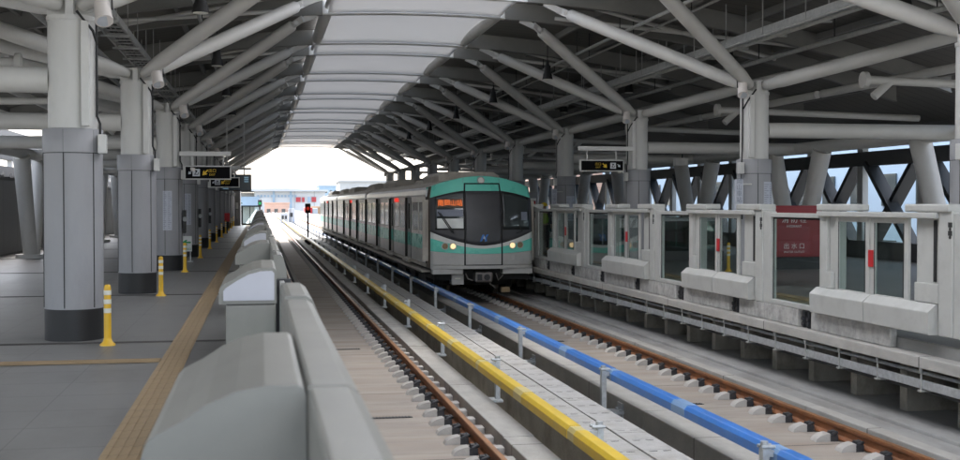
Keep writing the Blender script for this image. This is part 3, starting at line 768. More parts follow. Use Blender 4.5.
# ------------------------------------------------------------------ signs
def arrow_prof(cx, cz, s, ang):
    pts = [(-.5,.09),(.02,.09),(-.14,.30),(.08,.30),(.5,0),(.08,-.30),(-.14,-.30),(.02,-.09),(-.5,-.09)]
    c, d = math.cos(R(ang)), math.sin(R(ang))
    return [(cx+s*(x*c-z*d), cz+s*(x*d+z*c)) for x, z in pts]
def tri_prism(mb, prof, y0, y1):
    n = len(prof)
    vs = [(x,y0,z) for x,z in prof]+[(x,y1,z) for x,z in prof]
    return mb.add(vs, [tuple(range(n)), tuple(range(2*n-1, n-1, -1))]+[(i,(i+1)%n,n+(i+1)%n,n+i) for i in range(n)])
def exit_sign(y, xa, xb, z0, z1, arm_a, arm_b, arm_z, mirror, label, scale=1.):
    root = thing('hanging_sign', label, 'sign', ((xa+xb)/2, y, z0), 'black hanging direction signs')
    MB().box(arm_a, arm_b, y-.05, y+.05, arm_z-.06, arm_z+.06).build('arm', 'white_steel', root, .01)
    b = MB()
    for t in (.15, .85):
        x = xa+(xb-xa)*t; b.bar((x,y,z1),(x,y,arm_z-.05),.03,.03)
    b.build('rod', 'white_steel', root)
    MB().box(xa-.03, xb+.03, y-.07, y+.07, z0-.03, z1+.03).build('frame', 'white_steel', root, .008)
    p = MB().box(xa, xb, y-.078, y-.071, z0, z1).build('panel', 'sign_black', root)
    W, H_ = xb-xa, z1-z0; zc = (z0+z1)/2
    f = (lambda t: xa+W*t) if not mirror else (lambda t: xb-W*t)
    a = 225 if not mirror else -45
    b = MB(); tri_prism(b, arrow_prof(f(.10), zc, H_*.42, a), y-.083, y-.079); b.build('small_arrow', 'sign_grey', root)
    b = MB(); b.box(f(.24)-H_*.31, f(.24)+H_*.31, y-.083, y-.079, zc-H_*.31, zc+H_*.31); b.build('lift_symbol', 'sign_grey', root, .01)
    b = MB(); b.tube([(f(.24)-H_*.03, y-.086, zc+H_*.14),(f(.24)-H_*.03, y-.084, zc+H_*.14)], H_*.07, 10)
    b.tube([(f(.24)-H_*.12, y-.085, zc-H_*.12),(f(.24)-H_*.02, y-.085, zc+H_*.02),(f(.24)+H_*.08, y-.085, zc+H_*.18)], H_*.035, 6)
    b.tube([(f(.24)-H_*.17, y-.085, zc-H_*.16),(f(.24)+H_*.14, y-.085, zc-H_*.16),(f(.24)+H_*.19, y-.085, zc+H_*.02)], H_*.03, 6)
    b.build('symbol_figure', 'sign_black', root)
    b = MB(); tri_prism(b, arrow_prof(f(.44), zc, H_*.66, a), y-.083, y-.079); b.build('exit_arrow', 'sign_yellow', root)
    text_mesh('出口', H_*.34, 'sign_yellow', 'lettering', root, face_cam(f(.60), y-.080, zc+H_*.15), .002)
    text_mesh('EXIT', H_*.25, 'sign_yellow', 'lettering', root, face_cam(f(.60), y-.080, zc-H_*.18), .002)
    return root
exit_sign(31.6, -1.88, -.76, 3.44, 3.74, -2.04, -.74, 4.08, False, 'larger black direction sign with yellow down-left arrow, hanging from a pale arm on the left')
exit_sign(38.5, -1.52, -.66, 3.33, 3.60, -2.04, -.62, 3.93, False, 'smaller black direction sign partly behind the larger left one and in front of the screen')
exit_sign(31.5, 8.62, 9.80, 3.70, 3.96, 8.55, 10.08, 4.30, True, 'black direction sign with down-right arrow hanging above the right gates')
# information screen
root = thing('information_screen', 'dark blue-black display screen behind the small left sign', 'screen', (-.75, 43.5, 3.2))
MB().box(-1.42, -.30, 43.4, 43.55, 3.24, 3.84).build('casing', 'signal_black', root, .01)
MB().box(-1.38, -.34, 43.392, 43.398, 3.28, 3.80).build('display', 'screen_dark', root)
b = MB()
for z in (3.73, 3.66, 3.58): b.box(-.55, -.40, 43.388, 43.391, z-.02, z+.02)
b.box(-1.3,-1.1,43.388,43.391,3.32,3.345); b.build('lines', 'screen_text', root)
b = MB(); b.bar((-.55,43.48,3.84),(-.55,43.48,5.9),.04,.04); b.bar((-1.15,43.48,3.84),(-1.15,43.48,5.9),.04,.04); b.box(-2.1,-.3,43.44,43.52,4.0,4.08); b.build('hanger', 'white_steel', root)
# green arrow board
root = thing('direction_board', 'white board with a green left arrow beside the second bollard', 'sign board', (-2.27, 36.6, 1.3))
MB().box(-2.34, -2.01, 36.6, 36.62, 1.36, 1.82).build('board', 'board_white', root)
b = MB(); tri_prism(b, arrow_prof(-2.17, 1.63, .26, 180), 36.592, 36.598); b.build('arrow', 'green_paint', root)
text_mesh('出口', .07, 'green_paint', 'lettering', root, face_cam(-2.10, 36.597, 1.43), .001)
b = MB(); b.box(-2.32,-2.29,36.622,36.65,ZP,1.8); b.box(-2.07,-2.04,36.622,36.65,ZP,1.8); b.box(-2.38,-1.98,36.5,36.75,ZP,ZP+.02); b.build('stand', 'galvanised', root)
# paper notices wrapped round columns
def notice(xc, yc, a0, a1, z0, z1, label, r=.369):
    root = thing('notice_sheet', label, 'notice', (xc, yc-.36, z0))
    def wrap(aa, ab, za, zb, rr):
        n = 8; vs = []; 
        for i in range(n+1):
            a = R(aa+(ab-aa)*i/n)
            for q in (rr, rr+.003):
                for z in (za, zb): vs.append((xc+q*math.cos(a), yc+q*math.sin(a), z))
        fs = []
        for i in range(n):
            k = i*4; l = k+4
            fs += [(k,k+1,l+1,l),(k+2,l+2,l+3,k+3),(k+1,k+3,l+3,l+1),(k,l,l+2,k+2)]
        fs += [(0,2,3,1),(n*4,n*4+1,n*4+3,n*4+2)]
        return vs, fs
    b = MB(); b.add(*wrap(a0, a1, z0, z1, r)); b.build('sheet', 'poster_paper', root)
    b = MB(); z = z1-.05
    mid = (a0+a1)/2
    while z > z0+.06:
        for (c0, c1) in ((a0+2, mid-2), (mid+2, a1-2)):
            w = (c1-c0)*random.uniform(.4,1); b.add(*wrap(c0, c0+w, z-.012, z, r+.0035))
        z -= .045
    b.build('printed_lines', 'poster_ink', root)
notice(XL, COLY[2], -108, -72, 2.10, 3.12, 'bluish white notice sheet wrapped round the second left column', .369)
notice(XL, COLY[3], -98, -66, 2.10, 3.12, 'bluish white notice sheet on the left column behind the second one', .369)
notice(XR, COLY[1], -80, -28, 2.35, 3.25, 'white notice sheet printed with small lines on the column beside the red cabinet')
notice(XR, COLY[3], -95, -40, 2.2, 3.05, 'pale notice sheet on the column just right of the train')
# narrow vertical station name plates
for i, (x, y, z0, z1) in enumerate(((9.93, 23.7, 2.62, 3.30), (9.93, 39.7, 2.50, 3.3))):
    root = thing('name_plate', ['narrow vertical name plate left of the column by the red cabinet', 'narrow vertical name plate left of the column beside the train'][i], 'name plate', (x, y, z0), 'narrow vertical name plates')
    MB().box(x-.09, x+.09, y-.03, y+.03, z0, z1).build('plate', 'poster_paper', root, .01)
    text_mesh('岡\n山\n車\n站', .13, 'poster_ink', 'lettering', root, face_cam(x, y-.033, (z0+z1)/2+.10), .001)
    MB().box(x-.03, x+.03, y-.036, y-.031, z0+.06, z0+.12).build('red_mark', 'red_paint', root)
    MB().box(x-.08, x+.08, y-.04, y+.04, z0-.16, z0-.004).build('foot', 'signal_black', root)
    MB().bar((x+.09,y,z1-.1),(x+.3,y,z1-.1),.03,.03).build('arm', 'white_steel', root)

# red hydrant cabinet behind the right gates
cx0, cx1, cyf = 13.05, 14.9, 29.4
root = thing('hydrant_cabinet', 'dark red fire hydrant cabinet with white lettering behind the glass of the right gates', 'hydrant cabinet', ((cx0+cx1)/2, cyf, ZP))
MB().box(cx0, cx1, cyf, cyf+.45, 1.38, 2.74).build('cabinet', 'hydrant_red', root, .02)
MB().box(cx0+.05, cx1-.05, cyf+.03, cyf+.42, ZP, 1.378).build('plinth', 'skirt_black', root)
b = MB(); b.box(cx0+.08, cx1-.08, cyf-.008, cyf-.001, 1.82, 2.66); b.box(cx0+.08, cx1-.08, cyf-.008, cyf-.001, 1.43, 1.78); b.build('door', 'hydrant_red', root, .006)
text_mesh('消 防 栓', .20, 'board_white', 'lettering', root, face_cam((cx0+cx1)/2-.1, cyf-.0105, 2.36), .001)
text_mesh('HYDRANT', .09, 'board_white', 'lettering', root, face_cam((cx0+cx1)/2-.1, cyf-.0105, 2.19), .001)
text_mesh('出 水 口', .17, 'board_white', 'lettering', root, face_cam((cx0+cx1)/2-.1, cyf-.0105, 1.66), .001)
text_mesh('WATER OUTLET', .08, 'board_white', 'lettering', root, face_cam((cx0+cx1)/2-.1, cyf-.0105, 1.51), .001)
MB().box(cx1-.3, cx1-.24, cyf-.03, cyf-.009, 2.1, 2.3).build('handle', 'galvanised', root)

# glazed stair enclosure on the right platform
def glass_box(x0, x1, y0, y1, zt, label):
    root = thing('stair_enclosure', label, 'stair enclosure', ((x0+x1)/2, y0, ZP))
    b = MB(); b.box(x0-.04,x1+.04,y0-.04,y0+.04,zt,zt+.08); b.box(x0-.04,x1+.04,y1-.04,y1+.04,zt,zt+.08); b.box(x0-.04,x0+.04,y0+.04,y1-.04,zt,zt+.08); b.box(x1-.04,x1+.04,y0+.04,y1-.04,zt,zt+.08)
    n = int((y1-y0)/1.9)
    for i in range(n+1):
        y = y0+(y1-y0)*i/n; b.box(x0-.03,x0+.03,y-.03,y+.03,ZP+.3,zt); b.box(x1-.03,x1+.03,y-.03,y+.03,ZP+.3,zt)
    b.build('frame', 'galvanised', root)
    MB().box(x0-.06,x1+.06,y0-.06,y1+.06,ZP,ZP+.3).build('kerb_base', 'beam_dark', root)
    b = MB(); b.box(x0-.008,x0+.008,y0,y1,ZP+.3,zt); b.box(x1-.008,x1+.008,y0,y1,ZP+.3,zt); b.box(x0,x1,y0-.008,y0+.008,ZP+.3,zt); b.build('glass', 'teal_glass', root)
    b = MB(); b.bar((x0+.4,y0+1,ZP+1.0),(x0+.4,y1-3,ZP+.4),.07,.07); b.bar((x1-.4,y0+1,ZP+1.0),(x1-.4,y1-3,ZP+.4),.07,.07); b.box(x0+.2,x0+.5,y0+.8,y1-1,ZP+.3,ZP+.5); b.build('handrail', 'cable_black', root)
glass_box(11.9, 13.9, 34.5, 46.5, 2.26, 'teal glazed stair enclosure behind the right gates left of the red cabinet')
glass_box(11.9, 13.9, 56, 68, 2.26, 'farther teal glazed stair enclosure seen beside the train front')
# bench-height machine and little lit sign behind glass are left to the platform wall
root = thing('speaker_box', 'small pale box hanging below the grey tube left of the notice column', 'wall box', (12.4, 34, 4.0))
MB().box(12.2, 12.6, 33.9, 34.1, 3.93, 4.16).build('box', 'white_steel', root, .01)
MB().bar((12.45,34,4.16),(12.45,34,4.4),.04,.04).build('bracket', 'cable_black', root)
# cameras on the columns
def cctv(x, y, z, s, label):
    root = thing('security_camera', label, 'camera', (x,y,z), 'small white security cameras')
    b = MB(); b.bar((x,y,z),(x+s*.14,y-.30,z-.06),.075,.08); b.build('housing', 'lamp_white', root, .015)
    b = MB(); b.tube([(x-s*.12,y-.05,z-.08),(x,y-.1,z-.05)],.018,6); b.build('arm', 'white_steel', root)
    return root
cctv(9.88, 31.9, 3.72, -1, 'small white camera on the column left of which the right sign hangs')
cctv(9.88, 39.9, 3.75, -1, 'small white camera on the column beside the train top')
cctv(-1.80, 31.7, 3.72, 1, 'small white camera above the cladding of the second left column')
# hoarding behind the gates by the train
root = thing('notice_hoarding', 'grey panel board with red print behind the gates next to the train', 'board', (10.1, 41, 2.0))
MB().box(9.1, 10.35, 44, 44.06, 2.2, 3.22).build('panel', 'column_cladding', root)
MB().box(9.9, 10.3, 43.985, 43.995, 2.35, 3.0).build('poster', 'board_white', root)
b = MB(); b.box(9.93,10.27,43.978,43.983,2.78,2.9); b.box(9.93,10.2,43.978,43.983,2.66,2.72); b.build('red_print','red_paint',root)
b = MB(); b.box(9.12,9.17,44.07,44.12,ZP,3.2); b.box(10.28,10.33,44.07,44.12,ZP,3.2); b.build('leg','galvanised',root)
# far end cabin, end gate and red box on the left platform
root = thing('end_cabin', 'plain grey service cabin at the far end of the left platform', 'cabin', (-4.5, 97, ZP))
MB().box(-9.0, -1.55, 97, 101, ZP, 4.9).build('wall', 'wall_panel', root)
MB().box(-2.9, -2.0, 96.96, 96.995, ZP, 3.1).build('door', 'beam_dark', root)
b = MB(); b.box(-9.1,-1.45,96.9,101.1,4.902,5.0); b.build('roof','beam_dark',root)
b = MB(); b.box(-1.9,-1.7,96.9,96.99,2.4,2.9); b.tube([(-1.8,96.9,2.3),(-1.8,96.9,1.6)],.02,6); b.build('switch_box','white_steel',root)
root = thing('end_gate', 'black framed glass end gate beyond the last left bollard', 'gate', (-.8, 99.5, ZP))
b = MB(); b.box(-1.5,-1.38,99.45,99.55,ZP,2.66); b.box(-.08,.0,99.45,99.55,ZP,2.66); b.box(-1.38,-.08,99.45,99.55,2.56,2.66); b.box(-1.38,-.08,99.45,99.55,ZP,ZP+.15); b.box(-.85,-.79,99.46,99.54,ZP+.15,2.56)
b.build('frame','signal_black',root); MB().box(-1.38,-.08,99.49,99.50,ZP+.15,2.56).build('glass','fence_glass',root)
root = thing('red_box', 'small red box with dark lower part among the far left bollards', 'fire box', (-1.95, 71.5, 1.5))
b = MB(); b.box(-2.05,-1.75,71.4,71.6,1.75,2.25); b.build('red_case','red_paint',root,.03)
b = MB(); b.box(-2.02,-1.78,71.42,71.58,1.35,1.748); b.box(-1.93,-1.87,71.45,71.55,ZP,1.348); b.build('stand','signal_black',root)
# grey ticket cabinets between left columns and the rear wall of the left platform
root = thing('service_wall', 'long grey panelled wall at the back of the left platform', 'wall', (-8.6, 50, ZP))
MB().box(-8.9, -8.6, 30, 96, ZP, 3.6).build('panels', 'wall_panel', root)
MB().box(-8.95, -8.55, 29.9, 96.1, 3.602, 3.7).build('coping', 'beam_dark', root)
# call boxes on left columns
for i, k in enumerate((2, 3, 4)):
    y = COLY[k]
    root = thing('call_box', 'slim black intercom on the track side of the %s left column' % ORD[k], 'intercom', (XL+.42, y, 2.0), 'intercoms on the left columns')
    MB().box(XL+.368, XL+.45, y-.16, y+.06, 2.02, 2.62).build('case', 'signal_black', root, .01)
    MB().tube([(XL+.43,y-.17,2.40),(XL+.43,y-.24,2.38)], .06, 12).build('handset', 'galvanised', root)

# ------------------------------------------------------------------ worker standing behind the right gates
def skin_figure(name, joints, edges_, radii, m, parent, sub=2):
    me = bpy.data.meshes.new(name)
    off = WL[parent.name] if parent is not None else Vector((0,0,0))
    me.from_pydata([tuple(Vector(j)-off) for j in joints], edges_, [])
    o = bpy.data.objects.new(name, me); COL.objects.link(o)
    o.modifiers.new('Skin', 'SKIN'); s_ = o.modifiers.new('Sub', 'SUBSURF'); s_.levels = sub; s_.render_levels = sub
    sv = me.skin_vertices[0].data
    for i, r_ in enumerate(radii): sv[i].radius = r_ if hasattr(r_, '__len__') else (r_, r_)
    sv[0].use_root = True
    me.materials.append(M[m])
    if parent is not None: o.parent = parent
    return o
wx, wy, wz = 10.27, 42.6, ZP
root = thing('person', 'worker in yellow helmet and lime safety vest standing behind the gates by the train', 'person', (wx, wy, wz))
def P_(x, y, z): return (wx+x, wy+y, wz+z)
J = [P_(0,0,.95), P_(0,0,1.15), P_(0,0,1.36), P_(0,-.01,1.46), P_(0,-.03,1.53), P_(0,-.035,1.64), P_(0,-.02,1.71),
     P_(-.10,0,.88), P_(-.11,-.02,.48), P_(-.12,.02,.08), P_(-.13,-.14,.04), P_(.10,0,.88), P_(.11,0,.48), P_(.12,.03,.08), P_(.14,-.13,.04),
     P_(-.19,0,1.40), P_(-.25,.02,1.13), P_(-.20,-.16,.98), P_(-.14,-.24,.96), P_(.19,0,1.40), P_(.26,.03,1.13), P_(.25,-.12,.90), P_(.24,-.17,.84)]
Ed = [(0,1),(1,2),(2,3),(3,4),(4,5),(5,6),(0,7),(7,8),(8,9),(9,10),(0,11),(11,12),(12,13),(13,14),(2,15),(15,16),(16,17),(17,18),(2,19),(19,20),(20,21),(21,22)]
Rr = [(.15,.11),(.14,.10),(.15,.10),.06,.06,.085,.06,.085,.065,.045,.04,.085,.065,.045,.04,.06,.045,.035,.03,.06,.045,.035,.03]
skin_figure('body', J, Ed, Rr, 'skin', root)
V = [P_(0,0,.98),P_(0,0,1.15),P_(0,0,1.36),P_(-.17,0,1.40),P_(-.24,.02,1.16),P_(-.215,-.11,1.03),P_(.17,0,1.40),P_(.245,.03,1.16),P_(.25,-.08,.97)]
skin_figure('shirt', V, [(0,1),(1,2),(2,3),(3,4),(4,5),(2,6),(6,7),(7,8)], [(.165,.125),(.158,.12),(.165,.12),.075,.058,.046,.075,.058,.046], 'cloth_dark', root)
skin_figure('safety_vest', [P_(0,0,.96),P_(0,0,1.16),P_(0,0,1.36),P_(0,0,1.42)], [(0,1),(1,2),(2,3)], [(.19,.145),(.18,.14),(.19,.135),(.10,.08)], 'vest_lime', root)
skin_figure('trousers', [P_(0,0,.96),P_(-.10,0,.88),P_(-.11,-.02,.48),P_(-.12,.02,.10),P_(.10,0,.88),P_(.11,0,.48),P_(.12,.03,.10)], [(0,1),(1,2),(2,3),(0,4),(4,5),(5,6)], [(.165,.13),.10,.08,.065,.10,.08,.065], 'cloth_dark', root)
b = MB(); n = 16; rings = [(.125,1.655),(.122,1.70),(.105,1.745),(.07,1.775),(.02,1.79)]
b.tube([P_(0,-.03,z) for r_, z in rings], [r_ for r_, z in rings], n); b.box(wx-.08,wx+.08,wy-.20,wy-.10,wz+1.652,wz+1.668)
b.build('helmet', 'helmet_yellow', root)
b = MB(); b.box(wx-.05,wx-.02,wy-.125,wy-.115,wz+1.625,wz+1.64); b.box(wx+.02,wx+.05,wy-.125,wy-.115,wz+1.625,wz+1.64); b.box(wx-.025,wx+.025,wy-.122,wy-.112,wz+1.56,wz+1.568); b.build('face','hair_dark',root)

# ------------------------------------------------------------------ the train
TC, HW, TY = 6.38, 1.51, 33.9
train = thing('metro_train', 'stainless metro train with teal front bands and dark cab, stopped at the right platform', 'train', (TC, TY, 0))
def wof(z): return HW - (.11*((z-2.7)/.7)**2 if z > 2.7 else 0)
def fy(s, z):
    return TY + .36*abs(s)**2.2 + (.16*max(0, z-1.9)**1.7) 
def region(name, m, s0, s1, lo, hi, off=0., ns=28, nz=12, parent=train, th=None):
    vs = []; fs = []
    for i in range(ns+1):
        s = s0+(s1-s0)*i/ns
        a, c = (lo(s) if callable(lo) else lo), (hi(s) if callable(hi) else hi)
        for j in range(nz+1):
            z = a+(c-a)*j/nz
            vs.append((TC+s*wof(z), fy(s, z)-off, z))
    for i in range(ns):
        for j in range(nz):
            k = i*(nz+1)+j; fs.append((k, k+nz+1, k+nz+2, k+1))
    n0 = len(vs)
    # give it thickness
    back = [(x, y+.03+off, z) for x, y, z in vs]
    b = MB(); b.add(vs+back, fs+[tuple(q+n0 for q in reversed(f)) for f in fs], True)
    rim = []
    idx = lambda i, j: i*(nz+1)+j
    for i in range(ns):
        rim.append((idx(i,0), idx(i,0)+n0, idx(i+1,0)+n0, idx(i+1,0))); rim.append((idx(i,nz), idx(i+1,nz), idx(i+1,nz)+n0, idx(i,nz)+n0))
    for j in range(nz):
        rim.append((idx(0,j), idx(0,j+1), idx(0,j+1)+n0, idx(0,j)+n0)); rim.append((idx(ns,j), idx(ns,j)+n0, idx(ns,j+1)+n0, idx(ns,j+1)))
    b.f += rim; b.sm += [False]*len(rim)
    return b.build(name, m, parent, fix=True)
ztop = lambda s: 3.60-.30*abs(s)**2.1
tlo = lambda s: 3.20-.24*s*s
wlo = lambda s: 1.57+.40*abs(s)**1.7       # dark / white line
tup = lambda s: 1.485+.30*abs(s)**1.7       # white / teal line
tbo = lambda s: 1.33+.08*s*s
region('top_band', 'train_teal', -1, 1, tlo, ztop)
region('front_mask', 'train_dark', -1, 1, wlo, tlo, 0)
region('white_band', 'train_white', -1, 1, tup, wlo)
region('teal_band', 'train_teal', -1, 1, tbo, tup)
region('lower_front', 'train_grey', -1, 1, 1.0, tbo)
region('bumper', 'train_grey', -1.0, 1.0, .90, .995, .05)
# windscreens
wtop = lambda s: 2.98+.12*(1-abs(s))
for (s0, s1, nm) in ((-.90, -.37, 'l'), (.40, .93, 'r')):
    region('windscreen_seal', 'seam_black', s0-.015, s1+.015, lambda s: 2.03-.0, lambda s: tlo(s)-.015, .006)
    w = region('windscreen', 'window_glass' if nm == 'r' else 'window_glass', s0, s1, 2.07, lambda s: tlo(s)-.05, .014)
    if nm == 'l':
        region('blind_and_reflection', 'board_white', s0+.02, s1-.02, 2.07, 2.36, .018, parent=w); region('blind_and_reflection', 'poster_ink', s0+.02, s1-.02, 2.42, 2.62, .018, parent=w)  # white lower sheet paints in the pale sky reflection on the windscreen
        region('display_backing', 'train_brown', s0+.02, s1-.02, 2.66, 2.93, .018, parent=w)
    else:
        region('blind_and_reflection', 'poster_ink', s1-.16, s1-.03, 2.3, 2.55, .018, parent=w)
sx = TC-.63*HW
root_led = text_mesh('南岡山站', .20, 'led_orange', 'destination_display', train, Matrix.Translation((sx, fy(-.63,2.8)-.028, 2.80)) @ Matrix.Rotation(-R(17), 4, 'Z') @ Matrix.Rotation(PI/2, 4, 'X') @ Matrix.Diagonal((.92,1,1,1)), .003)
# centre emergency door with black outline
region('centre_door', 'train_dark', -.345, .345, wlo, 3.155, .012)
region('door_band', 'train_teal', -.345, .345, lambda s: 3.16, lambda s: 3.355, .012)
dz0, dz1 = 1.02, 3.36
region('door_outline', 'seam_black', -.375, -.350, dz0, dz1, .018, 3, 20); region('door_outline', 'seam_black', .350, .375, dz0, dz1, .018, 3, 20)
region('door_outline', 'seam_black', -.375, .375, dz1, dz1+.035, .018, 12, 2); region('door_outline', 'seam_black', -.375, .375, dz0-.03, dz0, .018, 12, 2)
for s in (-.40, .38): region('panel_joint', 'poster_ink', s, s+.006, 3.40, 3.55, .004, 2, 4)
# emblem: two slanted blue strokes
def slab_poly(name, pts, m, yo, parent=train):
    b = MB(); tri_prism(b, [(TC+x, z) for x, z in pts], TY-yo-.004, TY-yo+.004); return b.build(name, m, parent)
slab_poly('emblem', [(-.12,1.68),(-.06,1.70),(.02,1.86),(.0,1.90),(-.05,1.88)], 'blue_cover', .022)
slab_poly('emblem', [(.02,1.69),(.09,1.70),(.075,1.80),(.14,1.90),(.07,1.89),(.03,1.82)], 'blue_cover', .022)
slab_poly('emblem', [(-.02,1.78),(.04,1.75),(.03,1.82),(-.0,1.86)], 'sign_grey', .024)
# head lights
def lamp(s, z, r_, m):
    x = TC+s*wof(z); y = fy(s, z)
    h = MB().tube([(x,y-.03,z),(x,y+.02,z)], r_+.025, 22).build('headlight', 'train_grey', train)
    MB().tube([(x,y-.05,z),(x,y-.031,z)], [r_*.85,r_], 22).build('lens', m, h)
lamp(-.735, 1.555, .08, 'tactile_tile'); lamp(-.59, 1.555, .078, 'lamp_warm'); lamp(.575, 1.575, .078, 'lamp_warm'); lamp(.735, 1.585, .08, 'tactile_tile'); lamp(-.02, 3.47, .085, 'lamp_white')
# wipers
def wiper(pts):
    b = MB()
    for a, c in zip(pts[:-1], pts[1:]):
        p = (TC+a[0]*HW, fy(a[0],a[1])-.05, a[1]); q = (TC+c[0]*HW, fy(c[0],c[1])-.05, c[1]); b.tube([p,q], .014, 6)
    b.build('wiper', 'signal_black', train)
wiper([(-.86,2.55),(-.62,1.98)]); wiper([(-.82,2.52),(-.57,1.95)]); wiper([(-.62,1.98),(-.57,1.93)]); wiper([(.72,2.12),(.78,1.98),(.66,1.93)])
b = MB(); b.box(TC+.58*HW-.07, TC+.58*HW+.07, fy(.58,1.2)-.012, fy(.58,1.2)+.01, 1.15, 1.30); b.build('socket_cover', 'train_grey', train)
# below the front
for xa_ in (4.90, 6.96): MB().box(xa_,xa_+.90,34.02,34.4,.74,.895).build('lower_step', 'train_grey', train, .02)
b = MB(); b.box(5.50,5.86,34.3,34.7,.42,.72); b.build('equipment_box', 'train_grey', train, .01); MB().box(5.60,5.76,34.292,34.299,.58,.62).build('label_plate', 'reflector_white', train)
b = MB(); b.box(6.14,6.66,33.95,34.35,.50,.80); b.build('coupler', 'clip_steel', train, .05)
b = MB(); b.box(6.2,6.34,33.93,33.949,.56,.74); b.tube([(6.48,33.9,.65),(6.48,33.949,.65)],.09,14); b.build('coupler_face', 'clip_black', train)
b = MB(); b.tube([(6.55,33.92,.48),(6.72,33.85,.34)],.015,6); b.tube([(6.3,34.3,.65),(6.3,35.6,.7)],.12,10); b.tube([(5.9,34.2,.75),(5.95,34.1,.6),(6.1,34.1,.55)],.02,6); b.tube([(6.8,34.2,.75),(6.85,34.1,.55),(7.0,34.15,.7)],.02,6); b.build('coupler_pipes', 'clip_steel', train)
# underframe
b = MB(); b.box(5.0,7.8,34.4,99.,.55,.95); b.build('underframe', 'under_black', train)
for yc_ in (37.4, 51.6, 59.5, 73.4, 81.2, 95.5):
    bo = MB(); bo.box(5.35,7.5,yc_-1.7,yc_+1.7,.32,.6); bo.box(5.2,5.42,yc_-1.6,yc_+1.6,.25,.62); bo.box(7.42,7.6,yc_-1.6,yc_+1.6,.25,.62)
    g_ = bo.build('bogie', 'under_black', train)
    for dy in (-1.1, 1.1):
        w_ = MB()
        for xx in (5.65, 7.15):
            w_.tube([(xx-.06,yc_+dy,.43),(xx+.06,yc_+dy,.43)], .43, 28)
        w_.tube([(5.5,yc_+dy,.43),(7.3,yc_+dy,.43)], .08, 10); w_.build('wheel', 'train_brown', g_)
for y in [36+2.6*i for i in range(24)]:
    if random.random() < .85: MB().box(4.98, 5.3, y, y+random.uniform(1.0,2.1), random.uniform(.28,.4), .6).build('underfloor_box', 'under_black', train, .02)
b = MB(); b.box(7.0,7.25,34.35,34.6,.18,.33); b.build('guard_iron', 'tactile_tile', train)
